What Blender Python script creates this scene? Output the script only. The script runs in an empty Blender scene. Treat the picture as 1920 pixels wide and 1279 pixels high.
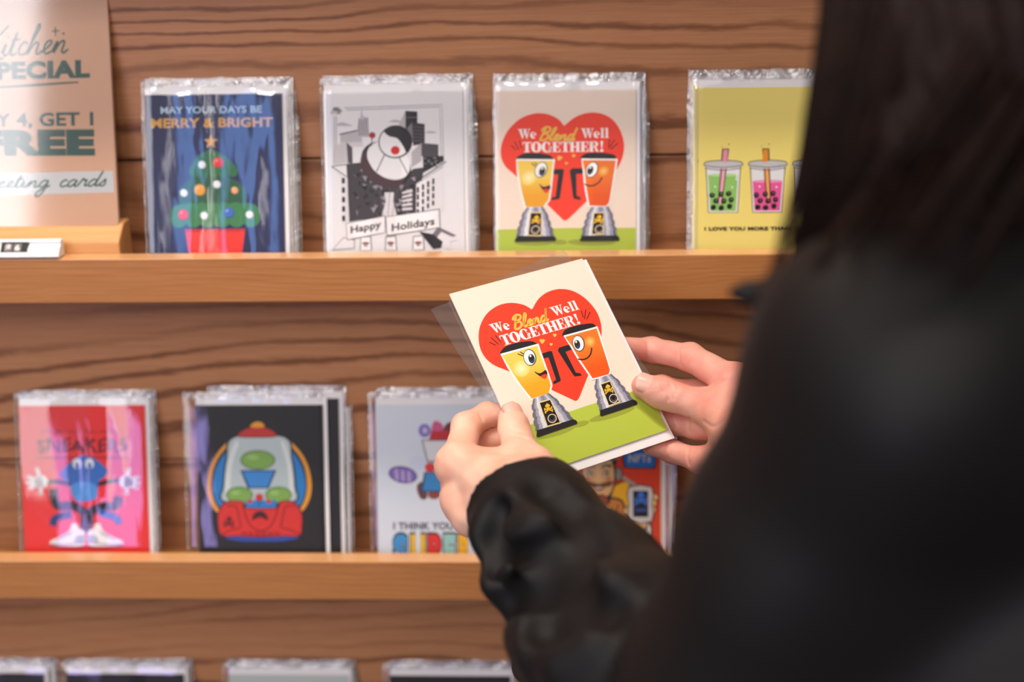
import bpy, bmesh, math, random
import numpy as np
from mathutils import Matrix, Vector, noise
from mathutils.geometry import tessellate_polygon

scene = bpy.context.scene
COL = scene.collection
random.seed(7)
R = math.radians

# ------------------------------------------------------------------ camera
FPX = 50 / 36 * 1920
PITCH, YAW, ROLL = .33359, -.04947, -.02096
ZREF = 1.2                                   # height of the upper ledge's lip
CAM = np.array([0, -1.0406, ZREF + .2928])


def cam_basis(p, yaw, roll):
    fwd = np.array([math.sin(yaw) * math.cos(p), math.cos(yaw) * math.cos(p), -math.sin(p)])
    right = np.array([math.cos(yaw), -math.sin(yaw), 0])
    up = np.cross(right, fwd)
    c, s = math.cos(roll), math.sin(roll)
    return c * right + s * up, -s * right + c * up, fwd


CR, CU, CF = cam_basis(PITCH, YAW, ROLL)


def at(px, py, d):
    """a point of the place: seen at (px, py) of the photograph, d metres along the view"""
    return CAM + d * (CF + CR * (px - 960) / FPX - CU * (py - 639.5) / FPX)


cam_data = bpy.data.cameras.new('camera')
cam = bpy.data.objects.new('camera', cam_data)
COL.objects.link(cam)
m = np.eye(4)
m[:3, 0], m[:3, 1], m[:3, 2], m[:3, 3] = CR, CU, -CF, CAM
cam.matrix_world = Matrix(m.tolist())
cam_data.sensor_width = 36
cam_data.lens = 50
cam_data.clip_start = .02
cam_data.dof.use_dof = True
cam_data.dof.focus_distance = .975
cam_data.dof.aperture_fstop = 2.9
cam_data.dof.aperture_blades = 9
scene.camera = cam
scene.view_settings.view_transform = 'Standard'
scene.view_settings.look = 'None'
scene.view_settings.gamma = 1
scene.view_settings.use_curve_mapping = False


# ------------------------------------------------------------------ objects
def link(name, me, parent=None, mats=()):
    o = bpy.data.objects.new(name, me)
    COL.objects.link(o)
    if parent is not None:
        o.parent = parent
    for mm in mats:
        me.materials.append(mm)
    return o


def tag(o, label=None, cat=None, group=None, kind=None):
    if label: o['label'] = label
    if cat: o['category'] = cat
    if group: o['group'] = group
    if kind: o['kind'] = kind
    return o


def empty(name, loc, rot=None, label=None, cat=None, group=None):
    o = bpy.data.objects.new(name, None)
    COL.objects.link(o)
    o.empty_display_size = .02
    if rot is None:
        o.location = loc
    else:
        mm = rot.to_4x4(); mm.translation = Vector(loc); o.matrix_world = mm
    return tag(o, label, cat, group)


def me_from(verts, faces, name='m', smooth=False, mat_idx=None):
    me = bpy.data.meshes.new(name)
    me.from_pydata([tuple(map(float, v)) for v in verts], [], [tuple(map(int, f)) for f in faces])
    if smooth:
        me.polygons.foreach_set('use_smooth', [True] * len(me.polygons))
    if mat_idx is not None:
        me.polygons.foreach_set('material_index', mat_idx)
    me.update()
    return me


def bm_mesh(bm, name='m', smooth=False):
    me = bpy.data.meshes.new(name)
    bmesh.ops.recalc_face_normals(bm, faces=bm.faces)
    bm.to_mesh(me); bm.free()
    if smooth:
        me.polygons.foreach_set('use_smooth', [True] * len(me.polygons))
    return me


def add_box(bm, x0, x1, y0, y1, z0, z1, bevel=0, seg=2):
    r = bmesh.ops.create_cube(bm, size=1)
    vs = r['verts']
    for v in vs:
        v.co = Vector(((x0 + x1) / 2 + v.co.x * (x1 - x0), (y0 + y1) / 2 + v.co.y * (y1 - y0), (z0 + z1) / 2 + v.co.z * (z1 - z0)))
    if bevel:
        es = list({e for v in vs for e in v.link_edges})
        bmesh.ops.bevel(bm, geom=es, offset=bevel, segments=seg, affect='EDGES', profile=.5)


def prism_x(bm, prof, x0, x1, bevel=0):
    """a profile of (y, z) points drawn out along x"""
    a = [bm.verts.new((x0, y, z)) for y, z in prof]
    b = [bm.verts.new((x1, y, z)) for y, z in prof]
    n = len(prof)
    fs = [bm.faces.new([a[i], a[(i + 1) % n], b[(i + 1) % n], b[i]]) for i in range(n)]
    fs += [bm.faces.new(a[::-1]), bm.faces.new(b)]
    if bevel:
        bmesh.ops.bevel(bm, geom=list({e for f in fs for e in f.edges}), offset=bevel, segments=2, affect='EDGES', profile=.5)


# ------------------------------------------------------------------ materials
def lin(c):
    out = []
    for v in c[:3]:
        v = v / 255
        out.append(v / 12.92 if v <= .04045 else ((v + .055) / 1.055) ** 2.4)
    return (*out, 1)


def nt(name):
    mt = bpy.data.materials.new(name)
    mt.use_nodes = True
    t = mt.node_tree
    b = next(n for n in t.nodes if n.type == 'BSDF_PRINCIPLED')
    return mt, t, b


def N(t, kind, **kw):
    n = t.nodes.new(kind)
    for k, v in kw.items():
        if k in n.inputs:
            n.inputs[k].default_value = v
        else:
            setattr(n, k, v)
    return n


def L(t, a, b):
    t.links.new(a, b)


def mapped(t, scale, loc=(0, 0, 0), coord='Object'):
    tc = N(t, 'ShaderNodeTexCoord'); mp = N(t, 'ShaderNodeMapping')
    mp.inputs['Scale'].default_value = scale
    mp.inputs['Location'].default_value = loc
    L(t, tc.outputs[coord], mp.inputs['Vector'])
    return mp.outputs['Vector']


def ramp(t, fac, stops):
    r = N(t, 'ShaderNodeValToRGB')
    e = r.color_ramp.elements
    while len(e) < len(stops):
        e.new(.5)
    for el, (p, c) in zip(e, stops):
        el.position = p; el.color = c
    L(t, fac, r.inputs['Fac'])
    return r.outputs['Color']


def mixc(t, fac, a, b, mode='MIX'):
    n = N(t, 'ShaderNodeMix', data_type='RGBA', blend_type=mode)
    for sock, v in ((n.inputs[0], fac), (n.inputs[6], a), (n.inputs[7], b)):
        if hasattr(v, 'is_linked'):
            L(t, v, sock)
        else:
            sock.default_value = v
    return n.outputs[2]


_flat = {}


def ink(c, rough=.45):
    """printed colour on card stock"""
    c = tuple(int(round(v)) for v in c)
    if (c, rough) not in _flat:
        mt, t, b = nt('print_%d_%d_%d' % c)
        b.inputs['Base Color'].default_value = lin(c)
        b.inputs['Roughness'].default_value = rough
        b.inputs['Specular IOR Level'].default_value = .3
        _flat[c, rough] = mt
    return _flat[c, rough]


def plain(name, c, rough=.5, metal=0, spec=.5):
    mt, t, b = nt(name)
    b.inputs['Base Color'].default_value = lin(c)
    b.inputs['Roughness'].default_value = rough
    b.inputs['Metallic'].default_value = metal
    b.inputs['Specular IOR Level'].default_value = spec
    return mt


def wood(name, light, mid, dark, streak=(1.1, 20), amount=1.0, seed=0, fine=1.0, rough=.42, rings_n=300, swirl=95):
    mt, t, b = nt(name)
    # large figure: stretched, warped noise whose level lines are the growth rings
    v = mapped(t, (1, 1, 1), (seed, seed * .7, seed * 1.3))
    warp = N(t, 'ShaderNodeTexNoise', Scale=1.0, Detail=2.0, Roughness=.5)
    L(t, mapped(t, (3.2, 1, 7), (seed, 0, seed)), warp.inputs['Vector'])
    sub = N(t, 'ShaderNodeVectorMath', operation='SUBTRACT'); L(t, warp.outputs['Color'], sub.inputs[0]); sub.inputs[1].default_value = (.5, .5, .5)
    mul = N(t, 'ShaderNodeVectorMath', operation='MULTIPLY'); L(t, sub.outputs[0], mul.inputs[0]); mul.inputs[1].default_value = (.16, 0, .05)
    add = N(t, 'ShaderNodeVectorMath', operation='ADD'); L(t, v, add.inputs[0]); L(t, mul.outputs[0], add.inputs[1])
    sc = N(t, 'ShaderNodeVectorMath', operation='MULTIPLY'); L(t, add.outputs[0], sc.inputs[0]); sc.inputs[1].default_value = (streak[0], 0, streak[1] * .35)
    big = N(t, 'ShaderNodeTexNoise', Scale=1.0, Detail=1.5, Roughness=.45)
    L(t, sc.outputs[0], big.inputs['Vector'])
    sx = N(t, 'ShaderNodeSeparateXYZ'); L(t, add.outputs[0], sx.inputs[0])
    pz = N(t, 'ShaderNodeMath', operation='MULTIPLY'); L(t, sx.outputs['Z'], pz.inputs[0]); pz.inputs[1].default_value = rings_n
    ph = N(t, 'ShaderNodeMath', operation='MULTIPLY_ADD'); L(t, big.outputs['Fac'], ph.inputs[0]); ph.inputs[1].default_value = swirl; L(t, pz.outputs[0], ph.inputs[2])
    # ragged edge of each ring
    rag = N(t, 'ShaderNodeTexNoise', Scale=1.0, Detail=4.0, Roughness=.65)
    L(t, mapped(t, (26, 1, 150), (seed * 2, 0, 0)), rag.inputs['Vector'])
    ra = N(t, 'ShaderNodeMath', operation='MULTIPLY_ADD'); L(t, rag.outputs['Fac'], ra.inputs[0]); ra.inputs[1].default_value = 3.4; L(t, ph.outputs[0], ra.inputs[2])
    sn = N(t, 'ShaderNodeMath', operation='SINE'); L(t, ra.outputs[0], sn.inputs[0])
    rings = ramp(t, sn.outputs[0], [(0.0, (0, 0, 0, 1)), (.35, (.10, .10, .10, 1)), (.7, (.5, .5, .5, 1)), (1, (.95, .95, .95, 1))])
    mod = N(t, 'ShaderNodeTexNoise', Scale=1.0, Detail=2.0)
    L(t, mapped(t, (1.3, 1, 17), (0, 0, seed + 3)), mod.inputs['Vector'])
    md = ramp(t, mod.outputs['Fac'], [(.36, (.10, .10, .10, 1)), (.6, (1, 1, 1, 1))])
    rr = mixc(t, 1.0, rings, md, 'MULTIPLY')
    fn = N(t, 'ShaderNodeTexNoise', Scale=1.0, Detail=5.0, Roughness=.7)
    L(t, mapped(t, (14, 1, 620), (seed, 0, 0)), fn.inputs['Vector'])
    base = mixc(t, ramp(t, fn.outputs['Fac'], [(.34, (0, 0, 0, 1)), (.66, (1, 1, 1, 1))]), lin(mid), lin(light))
    f2 = N(t, 'ShaderNodeMath', operation='MULTIPLY'); L(t, rr, f2.inputs[0]); f2.inputs[1].default_value = amount
    c = mixc(t, f2.outputs[0], base, lin(dark))
    L(t, c, b.inputs['Base Color'])
    b.inputs['Roughness'].default_value = rough
    b.inputs['Specular IOR Level'].default_value = .35
    bp = N(t, 'ShaderNodeBump', Strength=.12, Distance=.0006)
    L(t, fn.outputs['Fac'], bp.inputs['Height']); L(t, bp.outputs['Normal'], b.inputs['Normal'])
    return mt


def film(name, milky=.05, gloss=.9, bump=.25, rough=.06, scale=(60, 60, 14), tint=(255, 255, 255)):
    """thin clear cello: you look through it and it mirrors the room by angle"""
    mt, t, b = nt(name)
    out = next(n for n in t.nodes if n.type == 'OUTPUT_MATERIAL')
    tr = N(t, 'ShaderNodeBsdfTransparent'); tr.inputs['Color'].default_value = lin(tint)
    gl = N(t, 'ShaderNodeBsdfGlossy'); gl.inputs['Roughness'].default_value = rough
    df = N(t, 'ShaderNodeBsdfDiffuse'); df.inputs['Color'].default_value = (.85, .86, .9, 1)
    ns = N(t, 'ShaderNodeTexNoise', Scale=1.0, Detail=3.0, Roughness=.55)
    L(t, mapped(t, scale), ns.inputs['Vector'])
    bp = N(t, 'ShaderNodeBump', Strength=bump, Distance=.004)
    L(t, ns.outputs['Fac'], bp.inputs['Height'])
    L(t, bp.outputs['Normal'], gl.inputs['Normal'])
    # mirror share by viewing angle, the same from both faces of the sheet
    ge = N(t, 'ShaderNodeNewGeometry')
    dt = N(t, 'ShaderNodeVectorMath', operation='DOT_PRODUCT'); L(t, bp.outputs['Normal'], dt.inputs[0]); L(t, ge.outputs['Incoming'], dt.inputs[1])
    ab = N(t, 'ShaderNodeMath', operation='ABSOLUTE'); L(t, dt.outputs['Value'], ab.inputs[0])
    iv = N(t, 'ShaderNodeMath', operation='SUBTRACT', use_clamp=True); iv.inputs[0].default_value = 1; L(t, ab.outputs[0], iv.inputs[1])
    pw = N(t, 'ShaderNodeMath', operation='POWER'); L(t, iv.outputs[0], pw.inputs[0]); pw.inputs[1].default_value = 5
    fm = N(t, 'ShaderNodeMath', operation='MULTIPLY_ADD', use_clamp=True); L(t, pw.outputs[0], fm.inputs[0]); fm.inputs[1].default_value = .8; fm.inputs[2].default_value = .07 * gloss
    m1 = N(t, 'ShaderNodeMixShader'); m1.inputs[0].default_value = milky
    L(t, tr.outputs[0], m1.inputs[1]); L(t, df.outputs[0], m1.inputs[2])
    m2 = N(t, 'ShaderNodeMixShader'); L(t, fm.outputs[0], m2.inputs[0]); L(t, m1.outputs[0], m2.inputs[1]); L(t, gl.outputs[0], m2.inputs[2])
    L(t, m2.outputs[0], out.inputs['Surface'])
    return mt


# ------------------------------------------------------------------ flat print
def homography(src, dst):
    A = []; bb = []
    for (x, y), (u, v) in zip(src, dst):
        A += [[x, y, 1, 0, 0, 0, -u * x, -u * y], [0, 0, 0, x, y, 1, -v * x, -v * y]]
        bb += [u, v]
    return np.append(np.linalg.solve(np.array(A, float), np.array(bb, float)), 1).reshape(3, 3)


def circle(cx, cy, rx, ry=None, rot=0, n=28, a0=0, a1=360):
    ry = rx if ry is None else ry
    c, s = math.cos(R(rot)), math.sin(R(rot))
    k = n if a1 - a0 >= 360 else n + 1
    pts = []
    for i in range(k):
        a = R(a0 + (a1 - a0) * i / n)
        x, y = rx * math.cos(a), ry * math.sin(a)
        pts.append((cx + c * x - s * y, cy + s * x + c * y))
    return pts


def smooth_line(pts, n=6, closed=False):
    """Catmull-Rom through the points"""
    P = [np.array(p, float) for p in pts]
    k = len(P)
    out = []
    rng = range(k if closed else k - 1)
    for i in rng:
        p0 = P[(i - 1) % k] if closed or i > 0 else P[i]
        p1, p2 = P[i], P[(i + 1) % k]
        p3 = P[(i + 2) % k] if closed or i + 2 < k else p2
        for j in range(n):
            u = j / n
            out.append(.5 * ((2 * p1) + (p2 - p0) * u + (2 * p0 - 5 * p1 + 4 * p2 - p3) * u * u + (3 * p1 - p0 - 3 * p2 + p3) * u ** 3))
    if not closed:
        out.append(P[-1])
    return [tuple(q) for q in out]


def clip(poly, w, h):
    for ax, lim, sg in ((0, 0, 1), (0, w, -1), (1, 0, 1), (1, h, -1)):
        res = []
        for i, q in enumerate(poly):
            p = poly[i - 1]
            dp, dq = (p[ax] - lim) * sg, (q[ax] - lim) * sg
            if (dp >= 0) != (dq >= 0):
                k = dp / (dp - dq)
                res.append((p[0] + (q[0] - p[0]) * k, p[1] + (q[1] - p[1]) * k))
            if dq >= 0:
                res.append(q)
        poly = res
        if len(poly) < 3:
            return []
    return poly


STEP = 7e-6


class Art:
    """ink laid on a w x h mm sheet; corners = where the sheet's corners (or a lower cut of it) sit in a traced drawing"""

    def __init__(s, w, h, corners=None, low=0.):
        s.w, s.h = w, h
        s.H = homography(corners, [(0, h), (w, h), (w, low), (0, low)]) if corners else None
        s.V, s.F, s.M, s.mats = [], [], [], []
        s.lv = 0

    def mm(s, p):
        if s.H is None:
            return p
        v = s.H @ np.array([p[0], p[1], 1.])
        return (v[0] / v[2], v[1] / v[2])

    def slot(s, col):
        mt = ink(col) if isinstance(col, tuple) else col
        if mt not in s.mats:
            s.mats.append(mt)
        return s.mats.index(mt)

    def raw(s, col, tris_pts, lv):
        k = s.slot(col)
        for t in tris_pts:
            b = len(s.V)
            a = sum(t[i - 1][0] * t[i][1] - t[i][0] * t[i - 1][1] for i in range(len(t)))
            if abs(a) < 1e-5:
                continue
            if a < 0:
                t = t[::-1]
            s.V += [(x / 1000, y / 1000, lv * STEP) for x, y in t]
            s.F.append(list(range(b, b + len(t)))); s.M.append(k)

    def poly(s, col, pts, mm=False, same=False):
        if not same:
            s.lv += 1
        p = list(pts) if mm else [s.mm(q) for q in pts]
        p = clip(p, s.w, s.h)
        if len(p) < 3:
            return
        v = [Vector((x, y, 0)) for x, y in p]
        s.raw(col, [[p[i] for i in t] for t in tessellate_polygon([v])], s.lv)

    def blob(s, col, pts, n=6, mm=False, same=False):
        s.poly(col, smooth_line(pts, n, True), mm, same)

    def dot(s, col, cx, cy, rx, ry=None, rot=0, mm=False, same=False, n=28):
        s.poly(col, circle(cx, cy, rx, ry, rot, n), mm, same)

    def line(s, col, pts, w, mm=False, same=False, taper=False, closed=False, curve=0):
        """a pen stroke; w in drawing units"""
        if curve:
            pts = smooth_line(pts, curve, closed)
        if not same:
            s.lv += 1
        P = [np.array(p if mm else s.mm(p), float) for p in pts]
        if not mm and s.H is not None:
            a, b = s.mm(pts[0]), s.mm((pts[0][0] + w, pts[0][1]))
            w = math.dist(a, b)
        if closed:
            P = P + [P[0]]
        n = len(P)
        Lf, Rt = [], []
        for i in range(n):
            if closed:
                d = P[(i + 1) % (n - 1)] - P[(i - 1) % (n - 1)]
            else:
                d = P[min(i + 1, n - 1)] - P[max(i - 1, 0)]
            d = d / (np.linalg.norm(d) + 1e-9)
            hw = w / 2
            if taper:
                hw *= .35 + .65 * math.sin(math.pi * (.12 + .76 * i / (n - 1)))
            nn = np.array([-d[1], d[0]]) * hw
            Lf.append(P[i] + nn); Rt.append(P[i] - nn)
        qs = []
        for i in range(n - 1):
            q = clip([tuple(Lf[i]), tuple(Rt[i]), tuple(Rt[i + 1]), tuple(Lf[i + 1])], s.w, s.h)
            if len(q) >= 3:
                qs.append(q)
        s.raw(col, qs, s.lv)

    def text(s, col, txt, x0, x1, y0, y1, bold=0., shear=0., mm=False, warp=None):
        """lettering in the built-in face, fitted into the box x0..x1, y0 (baseline) .. y1 (cap height)"""
        V, T = glyphs(txt, bold)
        xs = [v[0] for v in V]; lo, hi = min(xs), max(xs)
        cap = .729
        s.lv += 1
        k = s.slot(col)
        base = len(s.V)
        pts = []
        for x, y in V:
            u, w = (x - lo) / (hi - lo), y / cap
            X, Y = x0 + (x1 - x0) * u + shear * w * (y1 - y0), y0 + (y1 - y0) * w
            if warp:
                X, Y = warp(X, Y)
            pts.append((X, Y) if mm else s.mm((X, Y)))
        s.raw(col, [q for q in (clip([pts[i] for i in t], s.w, s.h) for t in T) if len(q) >= 3], s.lv)

    def glyph_polys(s, col, polys, x, y, sx, sy, mm=True):
        s.lv += 1
        for pl in polys:
            p = [(x + a * sx, y + b * sy) for a, b in pl]
            s.poly(col, p, mm, same=True)


_gl = {}


def glyphs(txt, bold):
    if (txt, bold) not in _gl:
        cu = bpy.data.curves.new('t', 'FONT')
        cu.body = txt; cu.size = 1; cu.offset = bold; cu.resolution_u = 4
        cu.space_character = 1 + bold * 1.2
        o = bpy.data.objects.new('t', cu); COL.objects.link(o)
        bpy.context.view_layer.update()
        me = o.evaluated_get(bpy.context.evaluated_depsgraph_get()).to_mesh()
        V = [(v.co.x, v.co.y) for v in me.vertices]
        T = [list(p.vertices) for p in me.polygons]
        _gl[txt, bold] = (V, T)
        bpy.data.objects.remove(o); bpy.data.curves.remove(cu)
    return _gl[txt, bold]


def card_mesh(art, thick=.0007, stock=(244, 241, 236), name='card'):
    """folded card: front leaf and back leaf with the print on the front; origin at the lower left corner, front towards +z"""
    w, h = art.w / 1000, art.h / 1000
    V, F, M = [], [], []
    def slab(z0, z1, x1):
        b = len(V)
        V.extend([(0, 0, z0), (x1, 0, z0), (x1, h, z0), (0, h, z0), (0, 0, z1), (x1, 0, z1), (x1, h, z1), (0, h, z1)])
        for q in ((3, 2, 1, 0), (4, 5, 6, 7), (0, 1, 5, 4), (1, 2, 6, 5), (2, 3, 7, 6), (3, 0, 4, 7)):
            F.append([b + i for i in q]); M.append(0)
    slab(-thick * .45, 0, w)
    slab(-thick, -thick * .55, w)
    b = len(V)
    V.extend([(0, 0, -thick * .6), (.001, 0, -thick * .6), (.001, h, -thick * .6), (0, h, -thick * .6), (0, 0, -thick * .4), (.001, 0, -thick * .4), (.001, h, -thick * .4), (0, h, -thick * .4)])
    for q in ((3, 2, 1, 0), (4, 5, 6, 7), (0, 1, 5, 4), (1, 2, 6, 5), (2, 3, 7, 6), (3, 0, 4, 7)):
        F.append([b + i for i in q]); M.append(0)
    b = len(V)
    V.extend(art.V); F.extend([[b + i for i in f] for f in art.F]); M.extend([k + 1 for k in art.M])
    me = me_from(V, F, name, mat_idx=M)
    for mt in [ink(stock, .6)] + art.mats:
        me.materials.append(mt)
    return me
# ------------------------------------------------------------------ lettering
def rect(x0, y0, x1, y1):
    return [(x0, y0), (x1, y0), (x1, y1), (x0, y1)]


def ell(cx, cy, rx, ry):
    return circle(cx, cy, rx, ry, 0, 22)


def wedge(x, y, w, d):
    """bracketed serif"""
    return [(x - w, y), (x + w, y), (x + w * .35, y + d), (x - w * .35, y + d)]


FAT = {   # cap height 1: (ink polygons, counter polygons, advance)
    'W': ([[(.02, 1), (.30, 1), (.48, .0), (.36, 0)], [(.44, .0), (.36, 0), (.60, 1), (.66, 1)], [(.46, 1), (.74, 1), (.90, 0), (.78, 0)],
           [(.86, 0), (.78, 0), (1.02, 1), (1.08, 1)], rect(-.06, .94, .38, 1), rect(.42, .94, .8, 1), rect(.92, .94, 1.16, 1)], [], 1.14),
    'e': ([ell(.3, .34, .3, .35), rect(.3, .3, .59, .37)], [ell(.33, .49, .1, .13), [(.30, .30), (.62, .30), (.62, .14), (.44, .10), (.34, .16)]], .66),
    'l': ([rect(.08, 0, .29, 1.02), rect(0, 0, .37, .06), [(0, 1.02), (.1, 1.02), (.1, .93), (0, .97)]], [], .42),
    'T': ([rect(.27, 0, .53, 1), rect(.14, 0, .66, .06), rect(0, .9, .8, 1), [(0, 1), (.08, 1), (.03, .66), (0, .66)], [(.8, 1), (.72, 1), (.77, .66), (.8, .66)]], [], .78),
    'O': ([ell(.44, .5, .44, .52)], [ell(.44, .5, .15, .44)], .9),
    'G': ([ell(.44, .5, .44, .52), rect(.56, 0, .82, .44), rect(.48, .40, .92, .46)], [ell(.46, .5, .17, .44), [(.5, .94), (.62, .9), (.74, .52), (.95, .52), (.95, .74), (.78, .8)][2:] + [(.64, .70)], rect(.46, .46, .72, .56)], .94),
    'E': ([rect(.08, 0, .34, 1), rect(0, 0, .7, .07), rect(0, .93, .68, 1), rect(.3, .46, .54, .54), [(.7, 0), (.7, .34), (.66, .34), (.56, 0)],
           [(.68, 1), (.68, .68), (.64, .68), (.54, 1)], rect(.5, .34, .55, .66)], [], .74),
    'H': ([rect(.08, 0, .34, 1), rect(.58, 0, .84, 1), rect(.3, .46, .6, .54), rect(0, 0, .42, .06), rect(0, .94, .42, 1), rect(.5, 0, .92, .06), rect(.5, .94, .92, 1)], [], .94),
    'R': ([rect(.08, 0, .34, 1), rect(0, 0, .42, .06), rect(0, .94, .5, 1), ell(.5, .74, .3, .27), rect(.3, .47, .5, .54), rect(.3, .94, .5, 1), [(.42, .5), (.62, .5), (.8, .04), (.96, .04), (.96, 0), (.62, 0), (.52, .3)]], [ell(.46, .74, .1, .2)], .92),
    '!': ([[(.08, 1.02), (.32, 1.02), (.23, .34), (.17, .34)], ell(.2, .13, .13, .14)], [], .4),
}


def fat_text(A, col, bg, txt, x0, x1, y0, h):
    """heavy serif capitals squeezed into x0..x1"""
    adv = sum(FAT[c][2] if c != ' ' else .4 for c in txt)
    sx = (x1 - x0) / adv
    x = x0
    inkp, cnt = [], []
    for c in txt:
        if c == ' ':
            x += .4 * sx; continue
        a, b, w = FAT[c]
        inkp += [[(x + p * sx, y0 + q * h) for p, q in pl] for pl in a]
        cnt += [[(x + p * sx, y0 + q * h) for p, q in pl] for pl in b]
        x += w * sx
    A.lv += 1
    for pl in inkp:
        A.poly(col, pl, True, True)
    A.lv += 1
    for pl in cnt:
        A.poly(bg, pl, True, True)


PEN = {
    'e': ([[(0, .05), (.18, .2), (.3, .38), (.22, .46), (.1, .35), (.08, .15), (.2, 0), (.42, .1)]], .40),
    'n': ([[(0, .1), (.1, .42), (.07, 0)], [(.07, .05), (.2, .35), (.32, .42), (.36, .3), (.34, .08), (.42, 0), (.55, .12)]], .52),
    'i': ([[(0, .1), (.1, .42), (.08, .08), (.16, 0), (.28, .1)], [(.14, .62), (.16, .66)]], .27),
    't': ([[(0, .1), (.15, .82), (.08, .1), (.16, 0), (.28, .1)], [(-.02, .52), (.3, .56)]], .28),
    'c': ([[(.32, .36), (.22, .45), (.08, .3), (.08, .08), (.2, 0), (.38, .1)]], .36),
    'h': ([[(0, .1), (.2, .7), (.26, .98), (.18, 1.0), (.1, .5), (.05, 0)], [(.07, .1), (.2, .36), (.32, .42), (.36, .3), (.34, .08), (.42, 0), (.54, .1)]], .52),
    'l': ([[(0, .1), (.2, .6), (.27, .95), (.19, 1.0), (.1, .6), (.08, .12), (.16, 0), (.28, .1)]], .28),
    'd': ([[(.36, .38), (.2, .45), (.06, .28), (.06, .06), (.18, 0), (.34, .25), (.44, 1.0)], [(.44, 1.0), (.36, .2), (.4, .0), (.52, .1)]], .5),
    'a': ([[(.36, .38), (.2, .45), (.06, .28), (.06, .06), (.18, 0), (.32, .2), (.37, .43), (.34, .1), (.4, 0), (.52, .1)]], .5),
    'r': ([[(0, .1), (.1, .45), (.14, .52), (.18, .4), (.3, .42), (.28, .15), (.32, .02), (.42, .1)]], .4),
    's': ([[(0, .1), (.14, .3), (.2, .46), (.24, .3), (.26, .1), (.14, 0), (.02, .06)]], .32),
    'g': ([[(.36, .38), (.2, .45), (.06, .28), (.06, .06), (.18, 0), (.32, .2), (.37, .43), (.32, -.25), (.18, -.62), (.02, -.55), (.12, -.25), (.52, .1)]], .5),
    'K': ([[(.2, 1), (.04, -.02)], [(.6, 1.05), (.36, .75), (.1, .5), (.2, .42)], [(.16, .5), (.4, .08), (.6, -.1), (.68, -.06)]], .56),
    'B': ([[(.2, 1), (.04, 0)], [(-.02, .74), (.06, .98), (.3, 1.08), (.5, .96), (.46, .7), (.14, .55), (.44, .48), (.5, .2), (.3, 0), (.04, .02)]], .6),
}


def pen_text(A, col, txt, x0, x1, y0, h, w, shear=.22, mm=True, slope=0.):
    adv = sum(PEN[c][1] if c != ' ' else .4 for c in txt)
    sx = (x1 - x0) / adv
    x = x0
    for c in txt:
        if c != ' ':
            for st in PEN[c][0]:
                A.line(col, smooth_line([(x + (a + shear * b) * sx, y0 + b * h + slope * (x + a * sx - x0)) for a, b in st], 5), w, mm, same=True)
        x += (PEN[c][1] if c != ' ' else .4) * sx


def lerp(a, b, u):
    return tuple(p + (q - p) * u for p, q in zip(a, b))


def bones(A, col, bg, cx, cy, s, mm=False, t=0.):
    """cupcake over crossed bones"""
    c, n = math.cos(t), math.sin(t)
    T = lambda pts: [(cx + s * (c * x - n * y), cy + s * (n * x + c * y)) for x, y in pts]
    A.lv += 1
    for sg in (-1, 1):
        A.line(col, T([(-.9 * sg, .95), (.9 * sg, .2)]), s * .3, mm, same=True)
        for ex, ey in ((-.9 * sg, .95), (.9 * sg, .2)):
            p = T([(ex, ey)])[0]
            A.dot(col, p[0], p[1] - s * .16, s * .2, mm=mm, same=True, n=10); A.dot(col, p[0], p[1] + s * .16, s * .2, mm=mm, same=True, n=10)
    A.blob(col, T([(-.62, -.3), (-.5, -.75), (-.15, -1.0), (0, -1.2), (.15, -1.0), (.5, -.75), (.62, -.3), (0, -.12)]), mm=mm)
    A.poly(col, T([(-.48, -.2), (.48, -.2), (.34, .42), (-.34, .42)]), mm)
    A.line(bg, T([(-.62, -.22), (0, -.08), (.62, -.22)]), s * .1, mm)


# ------------------------------------------------------------------ two blenders before a heart
CREAM, RED, GREEN = (248, 227, 209), (250, 66, 42), (186, 204, 74)
INKB, WHITE = (40, 36, 40), (252, 250, 246)
HELD = [(148, 270), (890, 66), (1340, 1012), (613, 1248)]


def base_block(A, L0, R0, L1, R1, waves):
    """ribbed metal base between a top edge L0-R0 and a bottom edge L1-R1"""
    cols = [(112, 112, 128), (168, 168, 184), (226, 226, 234), (196, 196, 210), (156, 156, 174), (136, 136, 154), (158, 158, 176), (204, 204, 216), (160, 160, 178), (104, 104, 122)]
    n = len(cols)
    k = len(waves)
    rowsL = [(L0[0] + (L1[0] - L0[0]) * u - wv, L0[1] + (L1[1] - L0[1]) * u) for u, wv in waves]
    rowsR = [(R0[0] + (R1[0] - R0[0]) * u + wv, R0[1] + (R1[1] - R0[1]) * u) for u, wv in waves]
    A.lv += 1
    for i in range(n):
        a = [(l[0] + (r[0] - l[0]) * i / n, l[1] + (r[1] - l[1]) * i / n) for l, r in zip(rowsL, rowsR)]
        b = [(l[0] + (r[0] - l[0]) * (i + 1) / n, l[1] + (r[1] - l[1]) * (i + 1) / n) for l, r in zip(rowsL, rowsR)]
        A.poly(cols[i], a + b[::-1], same=True)
    A.lv += 1
    for l, r, (u, wv) in zip(rowsL, rowsR, waves):
        if wv > 3 and u < .95:
            A.line((124, 124, 142), [(l[0] + 2, l[1]), (l[0] + (r[0] - l[0]) * .16, l[1] + 1)], 3, same=True)
            A.line((124, 124, 142), [(r[0] - 2, r[1]), (r[0] + (l[0] - r[0]) * .16, r[1])], 3, same=True)


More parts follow.
